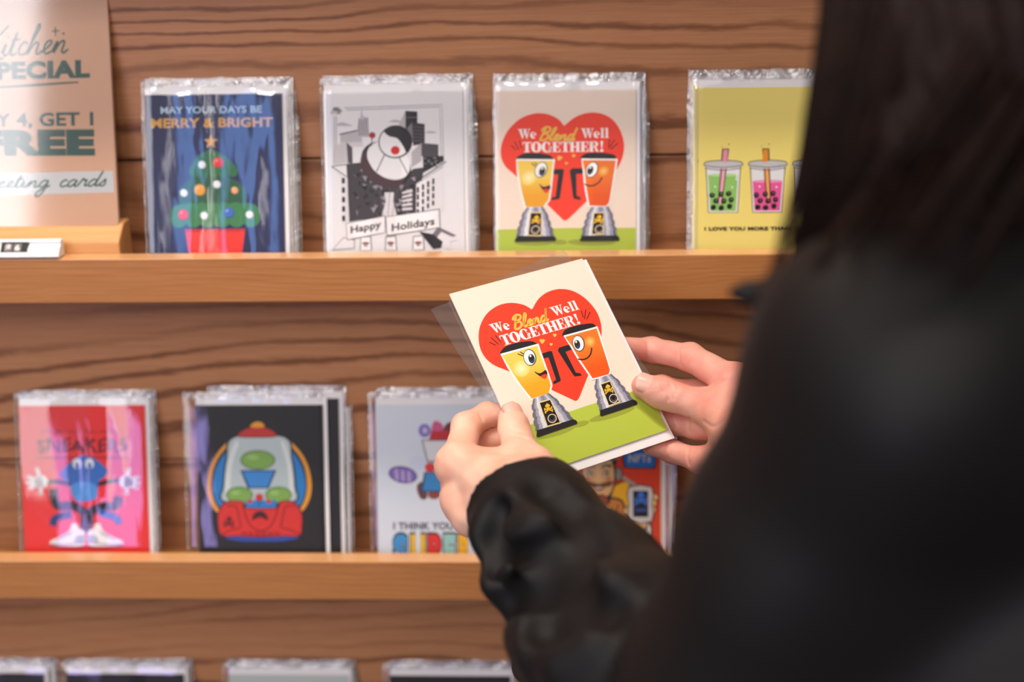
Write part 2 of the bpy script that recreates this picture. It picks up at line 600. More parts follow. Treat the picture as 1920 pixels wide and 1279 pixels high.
def grad_fill(A, pts, c0, c1, y0, y1, n=9, tilt=0.):
    """a fill that runs from c0 to c1 down the sheet"""
    A.poly(c0, pts)
    X = [p[0] for p in pts]
    for i in range(1, n):
        yy = y0 + (y1 - y0) * i / n
        # cut the outline below this line
        line = lambda x: yy + tilt * (x - X[0])
        res = []
        for j, q in enumerate(pts):
            p = pts[j - 1]
            dp, dq = p[1] - line(p[0]), q[1] - line(q[0])
            if (dp >= 0) != (dq >= 0):
                k = dp / (dp - dq); res.append((p[0] + (q[0] - p[0]) * k, p[1] + (q[1] - p[1]) * k))
            if dq >= 0:
                res.append(q)
        if len(res) > 2:
            A.poly(lerp(c0, c1, i / (n - 1)), res)


def glow(A, cx, cy, r, inner, outer, n=6):
    for i in range(n):
        A.dot(lerp(outer, inner, (i + 1) / n), cx, cy, r * (1 - i / n), n=20)


def heart_art():
    A = Art(108, 140, HELD)
    A.poly(CREAM, rect(-1, -1, 109, 141), True)
    A.poly(GREEN, [(480, 1024), (905, 884), (1260, 775), (1400, 1030), (560, 1300)])
    A.dot((160, 170, 62), 868, 982, 48, 15, -14); A.dot((160, 170, 62), 1040, 930, 130, 20, -16)
    A.dot((160, 170, 62), 735, 1025, 110, 20, -16)
    hp = smooth_line([(606, 357), (560, 331), (490, 320), (420, 335), (360, 378), (325, 438), (313, 500), (322, 570), (352, 625), (398, 664), (460, 690)], 5)
    hp += smooth_line([(715, 800), (818, 848), (842, 858), (860, 846), (885, 790), (950, 630)], 4)
    hp += smooth_line([(978, 560), (991, 500), (988, 430), (962, 362), (905, 295), (835, 252), (762, 241), (695, 258), (643, 298), (610, 352)], 5)
    A.poly(RED, hp)
    # words
    fat_text(A, WHITE, RED, 'We', 17.6, 31.9, 103.0, 7.4)
    A.lv += 1
    pen_text(A, (240, 196, 84), 'Blend', 33.6, 60.8, 101.6, 9.4, 1.6, .25)
    fat_text(A, WHITE, RED, 'Well', 66.2, 87.6, 103.0, 7.4)
    fat_text(A, WHITE, RED, 'TOGETHER!', 20.6, 83.6, 92.4, 8.0)
    for a, b in (((372, 540), (408, 556)), ((380, 513), (424, 552)), ((405, 502), (437, 541)), ((880, 362), (891, 402)), ((906, 357), (897, 412)), ((930, 370), (910, 412))):
        A.line((92, 24, 26), [a, b], 5, same=a != (372, 540))
    for x, y, s in ((663, 533, 15), (732, 500, 11), (712, 551, 9)):
        for dx in (-.46, .46):
            A.dot((240, 196, 84), x + dx * s, y - .2 * s, s * .52, n=12)
        A.poly((240, 196, 84), [(x - .96 * s, y), (x + .96 * s, y), (x + .1 * s, y + s * 1.05), (x - .1 * s, y + s * 1.05)])
    # handles
    A.poly(INKB, [(640, 610), (702, 588), (716, 590), (763, 742), (762, 752), (728, 768), (722, 764), (722, 755), (738, 744), (697, 622), (664, 630)])
    A.poly(INKB, [(748, 585), (756, 569), (800, 556), (836, 548), (842, 575), (790, 592), (846, 706), (872, 710), (878, 722), (840, 727), (830, 716)])
    # yellow jar
    A.blob(INKB, [(437, 606), (441, 583), (470, 559), (530, 541), (590, 534), (617, 538), (628, 555), (540, 585)], 4)
    jar = [(433, 604), (643, 547)] + smooth_line([(650, 572), (712, 752), (714, 790), (705, 826)], 4) + smooth_line([(600, 856), (560, 806), (512, 742), (470, 676)], 4)
    A.poly(WHITE, jar)
    jar = [(443, 612), (636, 559)] + smooth_line([(644, 584), (703, 755), (704, 788), (696, 818)], 4) + smooth_line([(606, 846), (568, 800), (520, 736), (478, 670)], 4)
    grad_fill(A, jar, (247, 208, 92), (240, 168, 36), 700, 830, 8, -.27)
    glow(A, 549, 684, 46, (255, 244, 196), (247, 210, 100))
    A.dot(INKB, 594, 624, 35, 46, -14); A.dot(WHITE, 593, 624, 31, 42, -14); A.dot((34, 34, 40), 604, 631, 17, 26, -14); A.dot((70, 80, 110), 606, 636, 10, 17, -14); A.dot((34, 34, 40), 604, 629, 8, 15, -14); A.dot(WHITE, 598, 616, 5, 7, n=10)
    A.line(INKB, [(560, 616), (527, 604)], 5); A.line(INKB, [(563, 606), (541, 594)], 5, same=True)
    A.blob((70, 20, 24), [(622, 704), (650, 714), (680, 694), (690, 712), (680, 740), (652, 728)], 4)
    A.blob((232, 66, 50), [(652, 728), (672, 716), (688, 718), (680, 740)], 4)
    A.line(INKB, [(621, 703), (650, 713), (682, 693)], 5, curve=4)
    # orange jar
    A.blob(INKB, [(780, 508), (778, 486), (800, 465), (860, 446), (925, 436), (950, 441), (953, 462), (868, 488)], 4)
    jar = [(779, 504), (968, 452)] + smooth_line([(985, 500), (1037, 676), (1038, 700), (1033, 722)], 4) + smooth_line([(932, 748), (912, 716), (860, 640), (820, 570)], 4)
    A.poly(WHITE, jar)
    jar = [(789, 511), (963, 463)] + smooth_line([(978, 510), (1028, 678), (1029, 700), (1024, 716)], 4) + smooth_line([(937, 739), (920, 712), (868, 634), (828, 566)], 4)
    grad_fill(A, jar, (243, 124, 44), (238, 92, 26), 600, 730, 8, -.27)
    glow(A, 926, 537, 30, (255, 206, 110), (244, 134, 50))
    A.dot(INKB, 862, 547, 33, 45, -12); A.dot(WHITE, 861, 547, 29, 41, -12); A.dot((34, 34, 40), 855, 553, 16, 25, -12); A.dot((70, 80, 110), 857, 558, 9, 16, -12); A.dot((34, 34, 40), 855, 551, 7, 14, -12); A.dot(WHITE, 849, 539, 5, 7, n=10)
    A.line(INKB, [(858, 633), (880, 636), (908, 628), (928, 604), (934, 572)], 7, curve=4)
    # bases
    wv = [(0, -8), (.08, -4), (.16, 0), (.2, 6), (.32, 8), (.36, 2), (.42, 2), (.46, 8), (.56, 9), (.6, 3), (.66, 3), (.7, 9), (.8, 9), (.84, 3), (.92, 3), (1, 6)]
    base_block(A, (604, 848), (706, 818), (630, 1018), (826, 958), wv)
    A.poly(INKB, [(632, 1016), (826, 958), (842, 962), (851, 974), (846, 982), (640, 1050), (629, 1046)])
    base_block(A, (945, 744), (1046, 714), (975, 912), (1152, 854), wv)
    A.poly(INKB, [(974, 910), (1152, 853), (1168, 858), (1178, 870), (1174, 880), (982, 941), (973, 937)])
    for (q, lg, kn) in (([(641, 866), (704, 848), (764, 978), (688, 999)], (692, 896), (714, 953)), ([(976, 768), (1030, 750), (1084, 869), (1022, 890)], (1021, 794), (1048, 847))):
        cxx, cyy = sum(p[0] for p in q) / 4, sum(p[1] for p in q) / 4
        A.poly((240, 214, 150), q)
        A.poly((30, 28, 32), [(cxx + (x - cxx) * .88, cyy + (y - cyy) * .91) for x, y in q])
        bones(A, (240, 190, 50), (30, 28, 32), lg[0], lg[1], 21, t=-.24)
        A.dot((240, 224, 190), kn[0], kn[1], 24); A.dot((40, 38, 42), kn[0], kn[1], 20); A.dot((90, 88, 96), kn[0] + 2, kn[1] + 3, 14); A.dot((26, 24, 28), kn[0], kn[1] - 1, 11)
    return A


# ------------------------------------------------------------------ decorated tree on navy
def tree_art():
    A = Art(108, 140, [(697, 474), (1343, 474), (1358, 1212), (705, 1212)], 18)
    A.poly((33, 38, 84), rect(-1, -1, 109, 141), True)
    A.text((186, 208, 222), 'MAY YOUR DAYS BE', 772, 1248, 561, 529, .02)
    A.text((226, 166, 72), 'MERRY & BRIGHT', 726, 1300, 626, 583, .035)
    st = [(1007 + (34 if i % 2 == 0 else 14) * math.sin(i * math.pi / 5), 694 - (36 if i % 2 == 0 else 15) * math.cos(i * math.pi / 5)) for i in range(10)]
    A.poly((222, 168, 96), st)
    dk, md, lt = (40, 92, 58), (48, 112, 66), (62, 130, 76)
    A.poly((238, 52, 40), [(878, 1106), (1167, 1106), (1136, 1330), (910, 1330)])
    A.poly((206, 40, 34), [(878, 1106), (1167, 1106), (1164, 1120), (882, 1120)])
    # bottom tier
    A.blob(lt, [(812, 1040), (820, 1005), (860, 985), (950, 978), (1100, 978), (1190, 985), (1228, 1005), (1236, 1042), (1215, 1075), (1020, 1085), (830, 1075)], 5)
    for i in range(6):
        A.dot(lt, 850 + i * 69, 1058, 40, 41, same=i > 0)
    # middle tier
    A.blob(dk, [(850, 935), (870, 900), (920, 860), (1010, 840), (1100, 865), (1160, 905), (1176, 940), (1150, 965), (1010, 972), (880, 965)], 5)
    for i in range(6):
        A.dot(dk, 878 + i * 54, 958, 31, 27, same=i > 0)
    # top tier
    A.blob(md, [(903, 828), (918, 795), (950, 756), (1007, 733), (1062, 754), (1110, 796), (1136, 832), (1110, 846), (1010, 850), (920, 846)], 5)
    for i in range(5):
        A.dot(md, 928 + i * 45, 838, 26, 22, same=i > 0)
    W, RD, GD = (238, 240, 246), (232, 54, 48), (236, 164, 52)
    for x, y, r, c in ((963, 800, 18, W), (1040, 790, 25, RD), (875, 932, 18, W), (951, 918, 27, GD), (1033, 893, 18, W), (1117, 922, 17, (240, 170, 120)), (870, 1035, 26, RD), (970, 1040, 18, W), (1088, 1027, 25, (66, 110, 196)), (1187, 1038, 18, W)):
        A.dot(lerp(c, (0, 0, 0), .25), x + 2, y + 3, r, n=18); A.dot(c, x, y, r * .94, n=18); A.dot(lerp(c, (255, 255, 255), .4), x - r * .3, y - r * .3, r * .3, n=10)
    return A


# ------------------------------------------------------------------ ink drawing of a holiday parade street
def parade_art():
    A = Art(108, 140, [(140, 150), (1000, 158), (1030, 1178), (152, 1178)], 18)
    P, K, G, H = (234, 231, 233), (38, 34, 40), (120, 114, 120), (190, 184, 188)
    A.poly(P, rect(-1, -1, 109, 141), True)
    for off, c in ((0, G), (14, G)):
        A.line(c, [(268 + off, 250 + off), (876 - off, 244 + off), (890 - off, 600)], 4)
        A.line(c, [(206 + off, 300), (200 + off, 610)], 4)
    rnd = random.Random(3)
    for i in range(26):
        A.line(G, [(215 + rnd.uniform(-30, 30), 262 + rnd.uniform(-20, 20)), (215 + rnd.uniform(-35, 45), 270 + rnd.uniform(-20, 20))], 4, same=i > 0)
    A.blob(H, [(218, 362), (250, 340), (300, 356), (318, 366)], 3); A.blob(H, [(548, 346), (590, 332), (630, 350)], 3); A.blob(H, [(770, 420), (810, 408), (845, 424)], 3)
    # towers behind
    A.poly((214, 208, 212), [(240, 420), (372, 392), (390, 500), (242, 500)])
    for i in range(14):
        A.line(G, [(250 + i * 9.4, 420 - i * 2), (250 + i * 9.4, 470)], 3, same=i > 0)
    A.line(K, [(238, 418), (374, 390)], 7)
    A.poly((196, 190, 196), [(352, 370), (366, 320), (372, 300), (378, 236), (384, 300), (412, 318), (424, 410), (424, 440), (352, 440)])
    for i in range(6):
        A.line((84, 78, 84), [(360 + i * 11, 330 - abs(i - 2) * 6), (358 + i * 12, 430)], 4, same=i > 0)
    A.poly(H, [(604, 372), (650, 280), (652, 400), (640, 420)]); A.poly(K, [(650, 278), (724, 284), (726, 400), (652, 400)]); A.line(G, [(650, 318), (724, 322)], 4)
    A.poly(G, [(660, 390), (692, 352), (700, 480), (676, 480)]); A.poly((52, 48, 54), [(692, 352), (770, 364), (772, 490), (700, 500)])
    for i in range(5):
        A.line((110, 104, 110), [(700, 380 + i * 22), (768, 388 + i * 21)], 3, same=i > 0)
    A.poly((206, 200, 204), [(202, 486), (290, 470), (318, 500), (318, 600), (204, 614)]); A.poly((84, 78, 84), [(282, 470), (318, 506), (320, 606), (290, 606)])
    for i in range(8):
        A.line(H, [(210, 505 + i * 13), (278, 497 + i * 13)], 3, same=i > 0)
    A.poly((176, 168, 174), [(690, 540), (750, 484), (752, 600), (690, 640)]); A.poly((92, 86, 92), [(750, 484), (856, 496), (858, 570), (752, 570)])
    for i in range(9):
        A.line((58, 54, 60), [(756, 496 + i * 8), (852, 504 + i * 7.4)], 4, same=i > 0)
    A.poly(K, [(760, 570), (888, 570), (890, 606), (764, 676)])
    for i in range(14):
        A.dot((130, 124, 130), 772 + rnd.uniform(0, 105), 580 + rnd.uniform(0, 60), 6, n=6, same=i > 0)
    # street canyon
    A.poly((64, 58, 64), [(280, 610), (390, 600), (600, 760), (700, 650), (770, 640), (716, 960), (560, 960), (350, 980), (296, 990)])
    A.poly((226, 220, 224), [(196, 630), (286, 690), (292, 990), (252, 1000), (244, 700)]); A.line(K, [(186, 624), (292, 700)], 5); A.line(K, [(186, 624), (286, 612)], 4)
    for i in range(5):
        A.poly(K, rect(250, 700 + i * 62, 270, 736 + i * 62), same=i > 0)
    A.poly((230, 225, 228), [(720, 744), (890, 640), (896, 930), (720, 960)]); A.line(K, [(706, 742), (906, 606)], 6); A.line(K, [(716, 752), (890, 636)], 3)
    for i in range(4):
        for j in range(4):
            A.poly(K, rect(724 + i * 32, 768 - i * 18 + j * 48, 738 + i * 32, 806 - i * 18 + j * 46), same=i + j > 0)
    for i in range(70):
        x, y = rnd.uniform(300, 700), rnd.uniform(640, 950)
        c = (150, 142, 148) if rnd.random() < .55 else (24, 20, 26)
        A.poly(c, [(x, y), (x + rnd.uniform(10, 46), y + rnd.uniform(-10, 10)), (x + rnd.uniform(5, 40), y + rnd.uniform(14, 46))], same=i > 0)
    A.poly((222, 216, 220), [(520, 800), (580, 800), (576, 860), (600, 960), (500, 960), (528, 860)])
    for i in range(5):
        A.poly((216, 210, 214), [(632, 800 + i * 26), (694, 780 + i * 30), (696, 796 + i * 30), (632, 812 + i * 27)], same=i > 0)
    # a plain parade balloon on its lines
    for x in (420, 480, 560, 620):
        A.line((90, 84, 90), [(x, 700), (530 + (x - 530) * .4, 960)], 3, same=x > 420)
    A.dot(K, 530, 616, 172, 128, 38, n=40); A.dot((74, 50, 56), 512, 640, 160, 112, 38, n=36); A.dot(P, 546, 594, 150, 106, 38, n=40)
    A.line(K, [(420, 500), (404, 560), (456, 668)], 5, curve=5); A.line(K, [(520, 556), (470, 664)], 6); A.line(K, [(610, 570), (676, 700)], 5)
    A.dot(K, 588, 474, 106, 106); A.dot(P, 586, 474, 97, 97)
    A.blob(K, [(520, 400), (588, 372), (662, 410), (684, 474), (660, 540), (636, 500), (600, 452), (548, 436)], 5)
    A.dot((206, 26, 28), 588, 528, 28, 28)
    A.dot((168, 40, 44), 444, 428, 20, 20); A.line(K, [(444, 446), (436, 500)], 5)
    # ribbon with the greeting
    for q in ([(180, 1178), (260, 1090), (330, 1110), (330, 1166)], [(860, 1030), (976, 1090), (920, 1100), (930, 1160), (800, 1110)]):
        A.poly(G, q); cx, cy = sum(p[0] for p in q) / 4, sum(p[1] for p in q) / 4
        A.poly(P, [(cx + (x - cx) * .92, cy + (y - cy) * .9) for x, y in q])
    A.poly(K, [(740, 1060), (830, 1080), (890, 1130), (880, 1170), (830, 1178)])
    for q in ([(274, 1000), (526, 950), (526, 1064), (280, 1112)], [(526, 960), (868, 912), (874, 1036), (534, 1088)]):
        A.poly(K, q); cx, cy = sum(p[0] for p in q) / 4, sum(p[1] for p in q) / 4
        A.poly((240, 236, 238), [(cx + (x - cx) * .975, cy + (y - cy) * .93) for x, y in q])
    A.text(K, 'Happy', 304, 500, 1058, 1010, .028, 0, warp=lambda X, Y: (X, Y - .19 * (X - 304) + 8))
    A.text(K, 'Holidays', 566, 838, 1050, 1000, .028, 0, warp=lambda X, Y: (X, Y - .15 * (X - 566) + 6))
    for x in (400, 560, 735):
        A.poly(G, [(x - 38, 1180), (x - 34, 1090), (x + 34, 1084), (x + 40, 1180)]); A.poly(P, [(x - 32, 1180), (x - 28, 1096), (x + 28, 1092), (x + 34, 1180)])
        A.dot((140, 60, 62), x, 1134, 24, 9, n=12); A.dot(G, x, 1150, 14, 6, n=10)
    return A


# ------------------------------------------------------------------ bubble tea row
def tea_art():
    A = Art(108, 140, [(243, 132), (1130, 128), (1122, 1165), (235, 1165)], 18)
    Y, K = (248, 228, 126), (58, 40, 34)
    A.poly(Y, rect(-1, -1, 109, 141), True)
    for x, drink, straw, lvl, dx in ((394, (150, 204, 104), (238, 150, 176), 694, 14), (672, (240, 96, 160), (238, 150, 40), 736, -14), (950, (120, 84, 150), (140, 110, 190), 785, 12)):
        sx = x - 394
        A.poly((236, 236, 236), [(x - 106, 640), (x + 108, 640), (x + 90, 936), (x - 92, 936)])
        A.poly(drink, [(x - 94, lvl), (x + 92, lvl), (x + 78, 928), (x - 80, 928)])
        A.dot(lerp(drink, (255, 255, 255), .4), x, lvl, 94, 10)
        A.poly(K, [(x + dx - 20, 524), (x + dx + 24, 524), (x - dx + 8, 884), (x - dx - 22, 884)])
        A.poly(straw, [(x + dx - 13, 530), (x + dx + 17, 530), (x - dx + 2, 884), (x - dx - 16, 884)])
        A.poly(lerp(straw, (255, 255, 255), .45), [(x + dx - 1, 540), (x + dx + 7, 540), (x - dx - 2, 880), (x - dx - 8, 880)])
        rn = random.Random(x)
        for i, (px, py) in enumerate(((-70, 826), (-14, 820), (34, 816), (-46, 862), (4, 864), (50, 856), (-62, 904), (-12, 908), (40, 898))):
            A.dot((24, 20, 18), x + px, py, 17, 19, rn.uniform(0, 90), n=14, same=i > 0)
        for i, (px, py) in enumerate(((-70, 822), (-14, 816), (34, 812), (-46, 858), (4, 860), (50, 852))):
            A.dot(drink, x + px + 2, py, 4, 4, n=8, same=i > 0)
        A.line(K, [(x - 108, 640), (x - 93, 938), (x + 91, 938), (x + 109, 640)], 5)
        A.line((240, 240, 240), [(x + 88, 660), (x + 82, 730)], 8)
        A.blob((206, 204, 202), [(x - 118, 636), (x - 108, 610), (x - 60, 602), (x + 60, 602), (x + 110, 610), (x + 120, 636), (x + 60, 652), (x - 60, 652)], 4)
        A.line(K, [(x - 118, 636), (x - 108, 610), (x, 600), (x + 110, 610), (x + 120, 636)], 5, curve=4)
        A.line(K, [(x - 118, 632), (x, 646), (x + 120, 632)], 4, curve=4); A.line(K, [(x - 114, 650), (x, 664), (x + 116, 650)], 4, curve=4)
        A.poly(straw, [(x + dx - 13, 530), (x + dx + 17, 530), (x + dx + 10, 612), (x + dx - 20, 612)])
        A.dot(K, x + dx + 22, 496, 4, n=8); A.dot(K, x + dx - 24, 510, 3, n=8)
        for px, py in ((-50, 770), (56, 774)):
            A.dot((255, 255, 255), x + px, py, 6, n=8)
    A.text((46, 34, 22), 'I LOVE YOU MORE THAN I LOVE', 276, 980, 1054, 1032, .05)
    return A


# ------------------------------------------------------------------ blue fellow in white sneakers
def sneaker_art():
    A = Art(108, 140, [(135, 240), (980, 232), (1000, 1190), (145, 1190)], 18)
    RD, K, B, W = (236, 46, 40), (40, 28, 36), (52, 108, 190), (240, 238, 240)
    A.poly(RD, rect(-1, -1, 109, 141), True)
    A.text((96, 22, 34), "SNEAKERS", 252, 860, 540, 452, .02, 0, warp=lambda X, Y: (X, Y + 12 * math.sin(X * .05)))
    A.text((170, 36, 40), 'LET ME TELL YOU ABOUT', 280, 830, 420, 396, .02)
    A.line((120, 26, 34), [(240, 584), (860, 580)], 8)
    # arms, legs
    A.line(K, [(300, 750), (380, 742), (470, 762)], 30, curve=5); A.line(K, [(640, 762), (730, 742), (810, 732)], 30, curve=5)
    A.line(K, [(350, 790), (372, 900), (480, 905), (560, 960), (548, 1080)], 60, curve=5)
    A.line(K, [(790, 840), (775, 900), (690, 910), (590, 960), (610, 1080)], 60, curve=5)
    A.line((34, 58, 120), [(345, 1040), (360, 990), (470, 960)], 50, curve=5); A.line((46, 92, 170), [(790, 1030), (770, 985), (660, 950)], 50, curve=5)
    A.blob(B, [(400, 690), (440, 640), (500, 590), (565, 566), (640, 590), (700, 640), (722, 676), (690, 720), (660, 740), (640, 850), (560, 876), (490, 862), (470, 760), (420, 724)], 5)
    A.blob((78, 150, 222), [(470, 770), (560, 740), (640, 770), (636, 850), (560, 870), (492, 858)], 4)
    for x in (516, 600):
        A.dot(W, x, 622, 29, 36); A.dot(B, x + 2, 636, 13, 24)
    for s, x in ((-1, 268), (1, 846)):
        A.dot(W, x, 742, 48, 44)
        for a in ((0.25, -1), (.95, -.35), (1.0, .1), (.85, .5), (.05, .95)):
            A.line(W, [(x, 742), (x + s * a[0] * 82, 742 + a[1] * 82)], 26, same=True)
            A.dot(W, x + s * a[0] * 82, 742 + a[1] * 82, 13, n=10, same=True)
    # sneakers
    for s, x in ((-1, 560), (1, 575)):
        T = lambda pts: [(x + s * px, py) for px, py in pts]
        A.poly((222, 60, 56), T([(30, 1030), (78, 1020), (70, 1080), (20, 1090)]))
        A.blob(W, T([(4, 1080), (40, 1060), (60, 1024), (90, 1030), (110, 1076), (180, 1118), (232, 1140), (236, 1166), (130, 1178), (10, 1170)]), 4)
        A.poly((176, 180, 200), T([(0, 1100), (60, 1110), (80, 1150), (0, 1150)])); A.line((52, 50, 66), T([(4, 1150), (120, 1166), (236, 1162)]), 6, curve=4)
        A.line((52, 50, 66), T([(0, 1184), (110, 1190), (236, 1176)]), 8, curve=4)
        for i in range(5):
            A.line((70, 66, 84), T([(86 + i * 22, 1074 + i * 12), (112 + i * 20, 1104 + i * 10)]), 5, same=i > 0)
    return A


# ------------------------------------------------------------------ red and blue dome machine
def dome_art():
    A = Art(108, 140, [(150, 252), (995, 250), (1022, 1190), (178, 1190)], 18)
    K, RD, BL, OR = (32, 28, 30), (218, 48, 40), (40, 132, 206), (240, 164, 40)
    A.poly(K, rect(-1, -1, 109, 141), True)
    A.blob((44, 78, 170), [(350, 1120), (420, 1080), (590, 1070), (760, 1080), (840, 1120), (740, 1142), (590, 1146), (440, 1142)], 5)
    for s in (-1, 1):
        T = lambda pts: [(576 + s * px, py) for px, py in pts]
        A.blob(OR, T([(150, 468), (250, 530), (320, 640), (348, 770), (330, 880), (270, 960), (180, 960), (150, 700)]), 5)
        A.blob((26, 30, 60), T([(150, 486), (236, 548), (298, 650), (318, 770), (302, 872), (254, 944), (180, 944), (150, 700)]), 5)
        A.blob(BL, T([(195, 540), (240, 580), (286, 664), (308, 770), (294, 862), (250, 930), (200, 930), (200, 700)]), 5)
    A.blob((28, 28, 40), [(400, 452), (750, 452), (800, 600), (822, 780), (800, 890), (350, 890), (332, 780), (352, 600)], 4)
    A.blob((192, 206, 208), [(412, 462), (740, 462), (788, 600), (808, 780), (790, 884), (362, 884), (344, 780), (364, 600)], 4)
    A.blob((226, 232, 230), [(350, 780), (370, 620), (412, 500), (440, 500), (396, 640), (382, 800), (390, 884), (362, 884)], 4); A.blob((226, 232, 230), [(806, 780), (784, 620), (744, 500), (720, 500), (760, 640), (776, 800), (770, 884), (790, 884)], 4)
    # plain round toys inside the dome
    GR, DK = (132, 176, 84), (44, 72, 40)
    for x, y, rx, ry in ((566, 610, 110, 58), (445, 840, 84, 50), (705, 840, 84, 50)):
        A.dot(DK, x, y, rx + 6, ry + 6); A.dot(GR, x, y, rx, ry); A.dot((160, 200, 110), x - rx * .3, y - ry * .3, rx * .35, ry * .3)
    A.poly((26, 40, 90), [(450, 676), (690, 676), (640, 796), (500, 796)]); A.poly((60, 142, 216), [(464, 684), (676, 684), (632, 788), (512, 788)])
    A.poly(BL, rect(490, 872, 690, 930)); A.dot((150, 26, 30), 577, 855, 26); A.dot((222, 50, 50), 576, 852, 21); A.line(K, [(576, 876), (576, 910)], 6); A.dot(RD, 516, 882, 20, 12); A.dot(RD, 640, 882, 20, 12)
    A.blob((90, 20, 22), [(430, 456), (476, 408), (560, 388), (650, 408), (694, 456), (560, 464)], 4); A.blob((202, 52, 44), [(440, 452), (482, 412), (560, 394), (646, 412), (686, 452), (560, 458)], 4)
    A.blob(OR, [(516, 392), (540, 366), (566, 360), (592, 366), (612, 392), (566, 398)], 4)
    A.blob((88, 16, 20), [(352, 880), (470, 880), (490, 920), (690, 920), (712, 880), (806, 880), (862, 950), (866, 1040), (850, 1112), (740, 1112), (590, 1120), (440, 1112), (324, 1112), (300, 1040), (302, 950)], 3)
    A.blob(RD, [(358, 888), (466, 886), (486, 926), (694, 926), (718, 886), (800, 888), (854, 954), (858, 1036), (842, 1104), (740, 1106), (590, 1112), (440, 1106), (332, 1104), (308, 1036), (310, 954)], 3)
    A.line((110, 20, 24), [(470, 900), (488, 980), (530, 1050), (588, 1074), (646, 1050), (686, 980), (704, 900)], 8, curve=5)
    for s in (-1, 1):
        A.line((110, 20, 24), [(588 + s * 132, 1056), (588 + s * 150, 960), (588 + s * 170, 912), (588 + s * 226, 912)], 7, curve=4)
        A.line((110, 20, 24), [(588 + s * 140, 1056), (588 + s * 200, 1070), (588 + s * 262, 1100)], 7, curve=4)
    A.blob((70, 14, 18), [(530, 1004), (544, 960), (582, 944), (620, 960), (636, 1004), (582, 986)], 4)
    bones(A, (96, 18, 22), RD, 376, 1014, 32, t=.06)
    for i in range(6):
        A.poly((176, 34, 34), rect(458 + i * 44, 1080, 494 + i * 44, 1112), same=i > 0)
    return A


# ------------------------------------------------------------------ pale card with block letters
def block_art():
    A = Art(108, 140, [(165, 200), (1010, 196), (1020, 1195), (168, 1195)], 18)
    P, K = (222, 228, 238), (52, 44, 64)
    A.poly(P, rect(-1, -1, 109, 141), True)
    # a heap of plain toys in the colours of the drawing
    A.dot((70, 50, 110), 340, 680, 96, 58, 12); A.dot((134, 110, 190), 340, 680, 88, 50, 12)
    for i in range(3):
        A.poly((190, 170, 206), [(286 + i * 42, 640 + i * 8), (306 + i * 42, 640 + i * 8), (312 + i * 40, 720 + i * 6), (292 + i * 40, 716 + i * 6)], same=i > 0)
    A.dot((214, 222, 240), 436, 600, 56, 50)
    A.blob((110, 70, 66), [(430, 760), (470, 730), (500, 800), (490, 850), (450, 840)], 4); A.dot((150, 74, 60), 545, 818, 42, 32)
    A.poly((44, 60, 110), [(480, 660), (650, 660), (690, 800), (456, 800)]); A.poly((58, 140, 200), [(490, 668), (642, 668), (676, 790), (470, 790)])
    A.dot((220, 60, 60), 520, 630, 34, 34); A.dot((236, 176, 60), 574, 652, 26, 26); A.dot((200, 208, 224), 620, 700, 32, 32)
    A.poly((60, 52, 66), [(466, 440), (720, 440), (706, 592), (500, 592)]); A.poly((232, 232, 234), [(474, 446), (712, 446), (700, 584), (506, 584)])
    A.poly((200, 46, 56), [(514, 440), (532, 370), (720, 360), (728, 440)]); A.blob((214, 92, 140), [(534, 372), (552, 310), (600, 330), (606, 376)], 4); A.blob((120, 54, 54), [(612, 372), (640, 322), (690, 330), (690, 374)], 4)
    A.dot((130, 120, 196), 486, 376, 40, 46); A.dot((206, 190, 214), 490, 376, 16, 20)
    A.text(K, "I THINK YOU'RE", 272, 762, 1060, 1010, .03)
    x = 262
    for ch, w, c in (('S', 112, (70, 150, 210)), ('U', 112, (240, 190, 40)), ('P', 100, (226, 50, 46)), ('E', 92, (160, 208, 200)), ('R', 104, (244, 184, 40))):
        A.text((40, 36, 46), ch, x, x + w, 1306, 1092, .09)
        A.text(c, ch, x + 7, x + w - 7, 1298, 1100, .07)
        x += w + 4
    return A


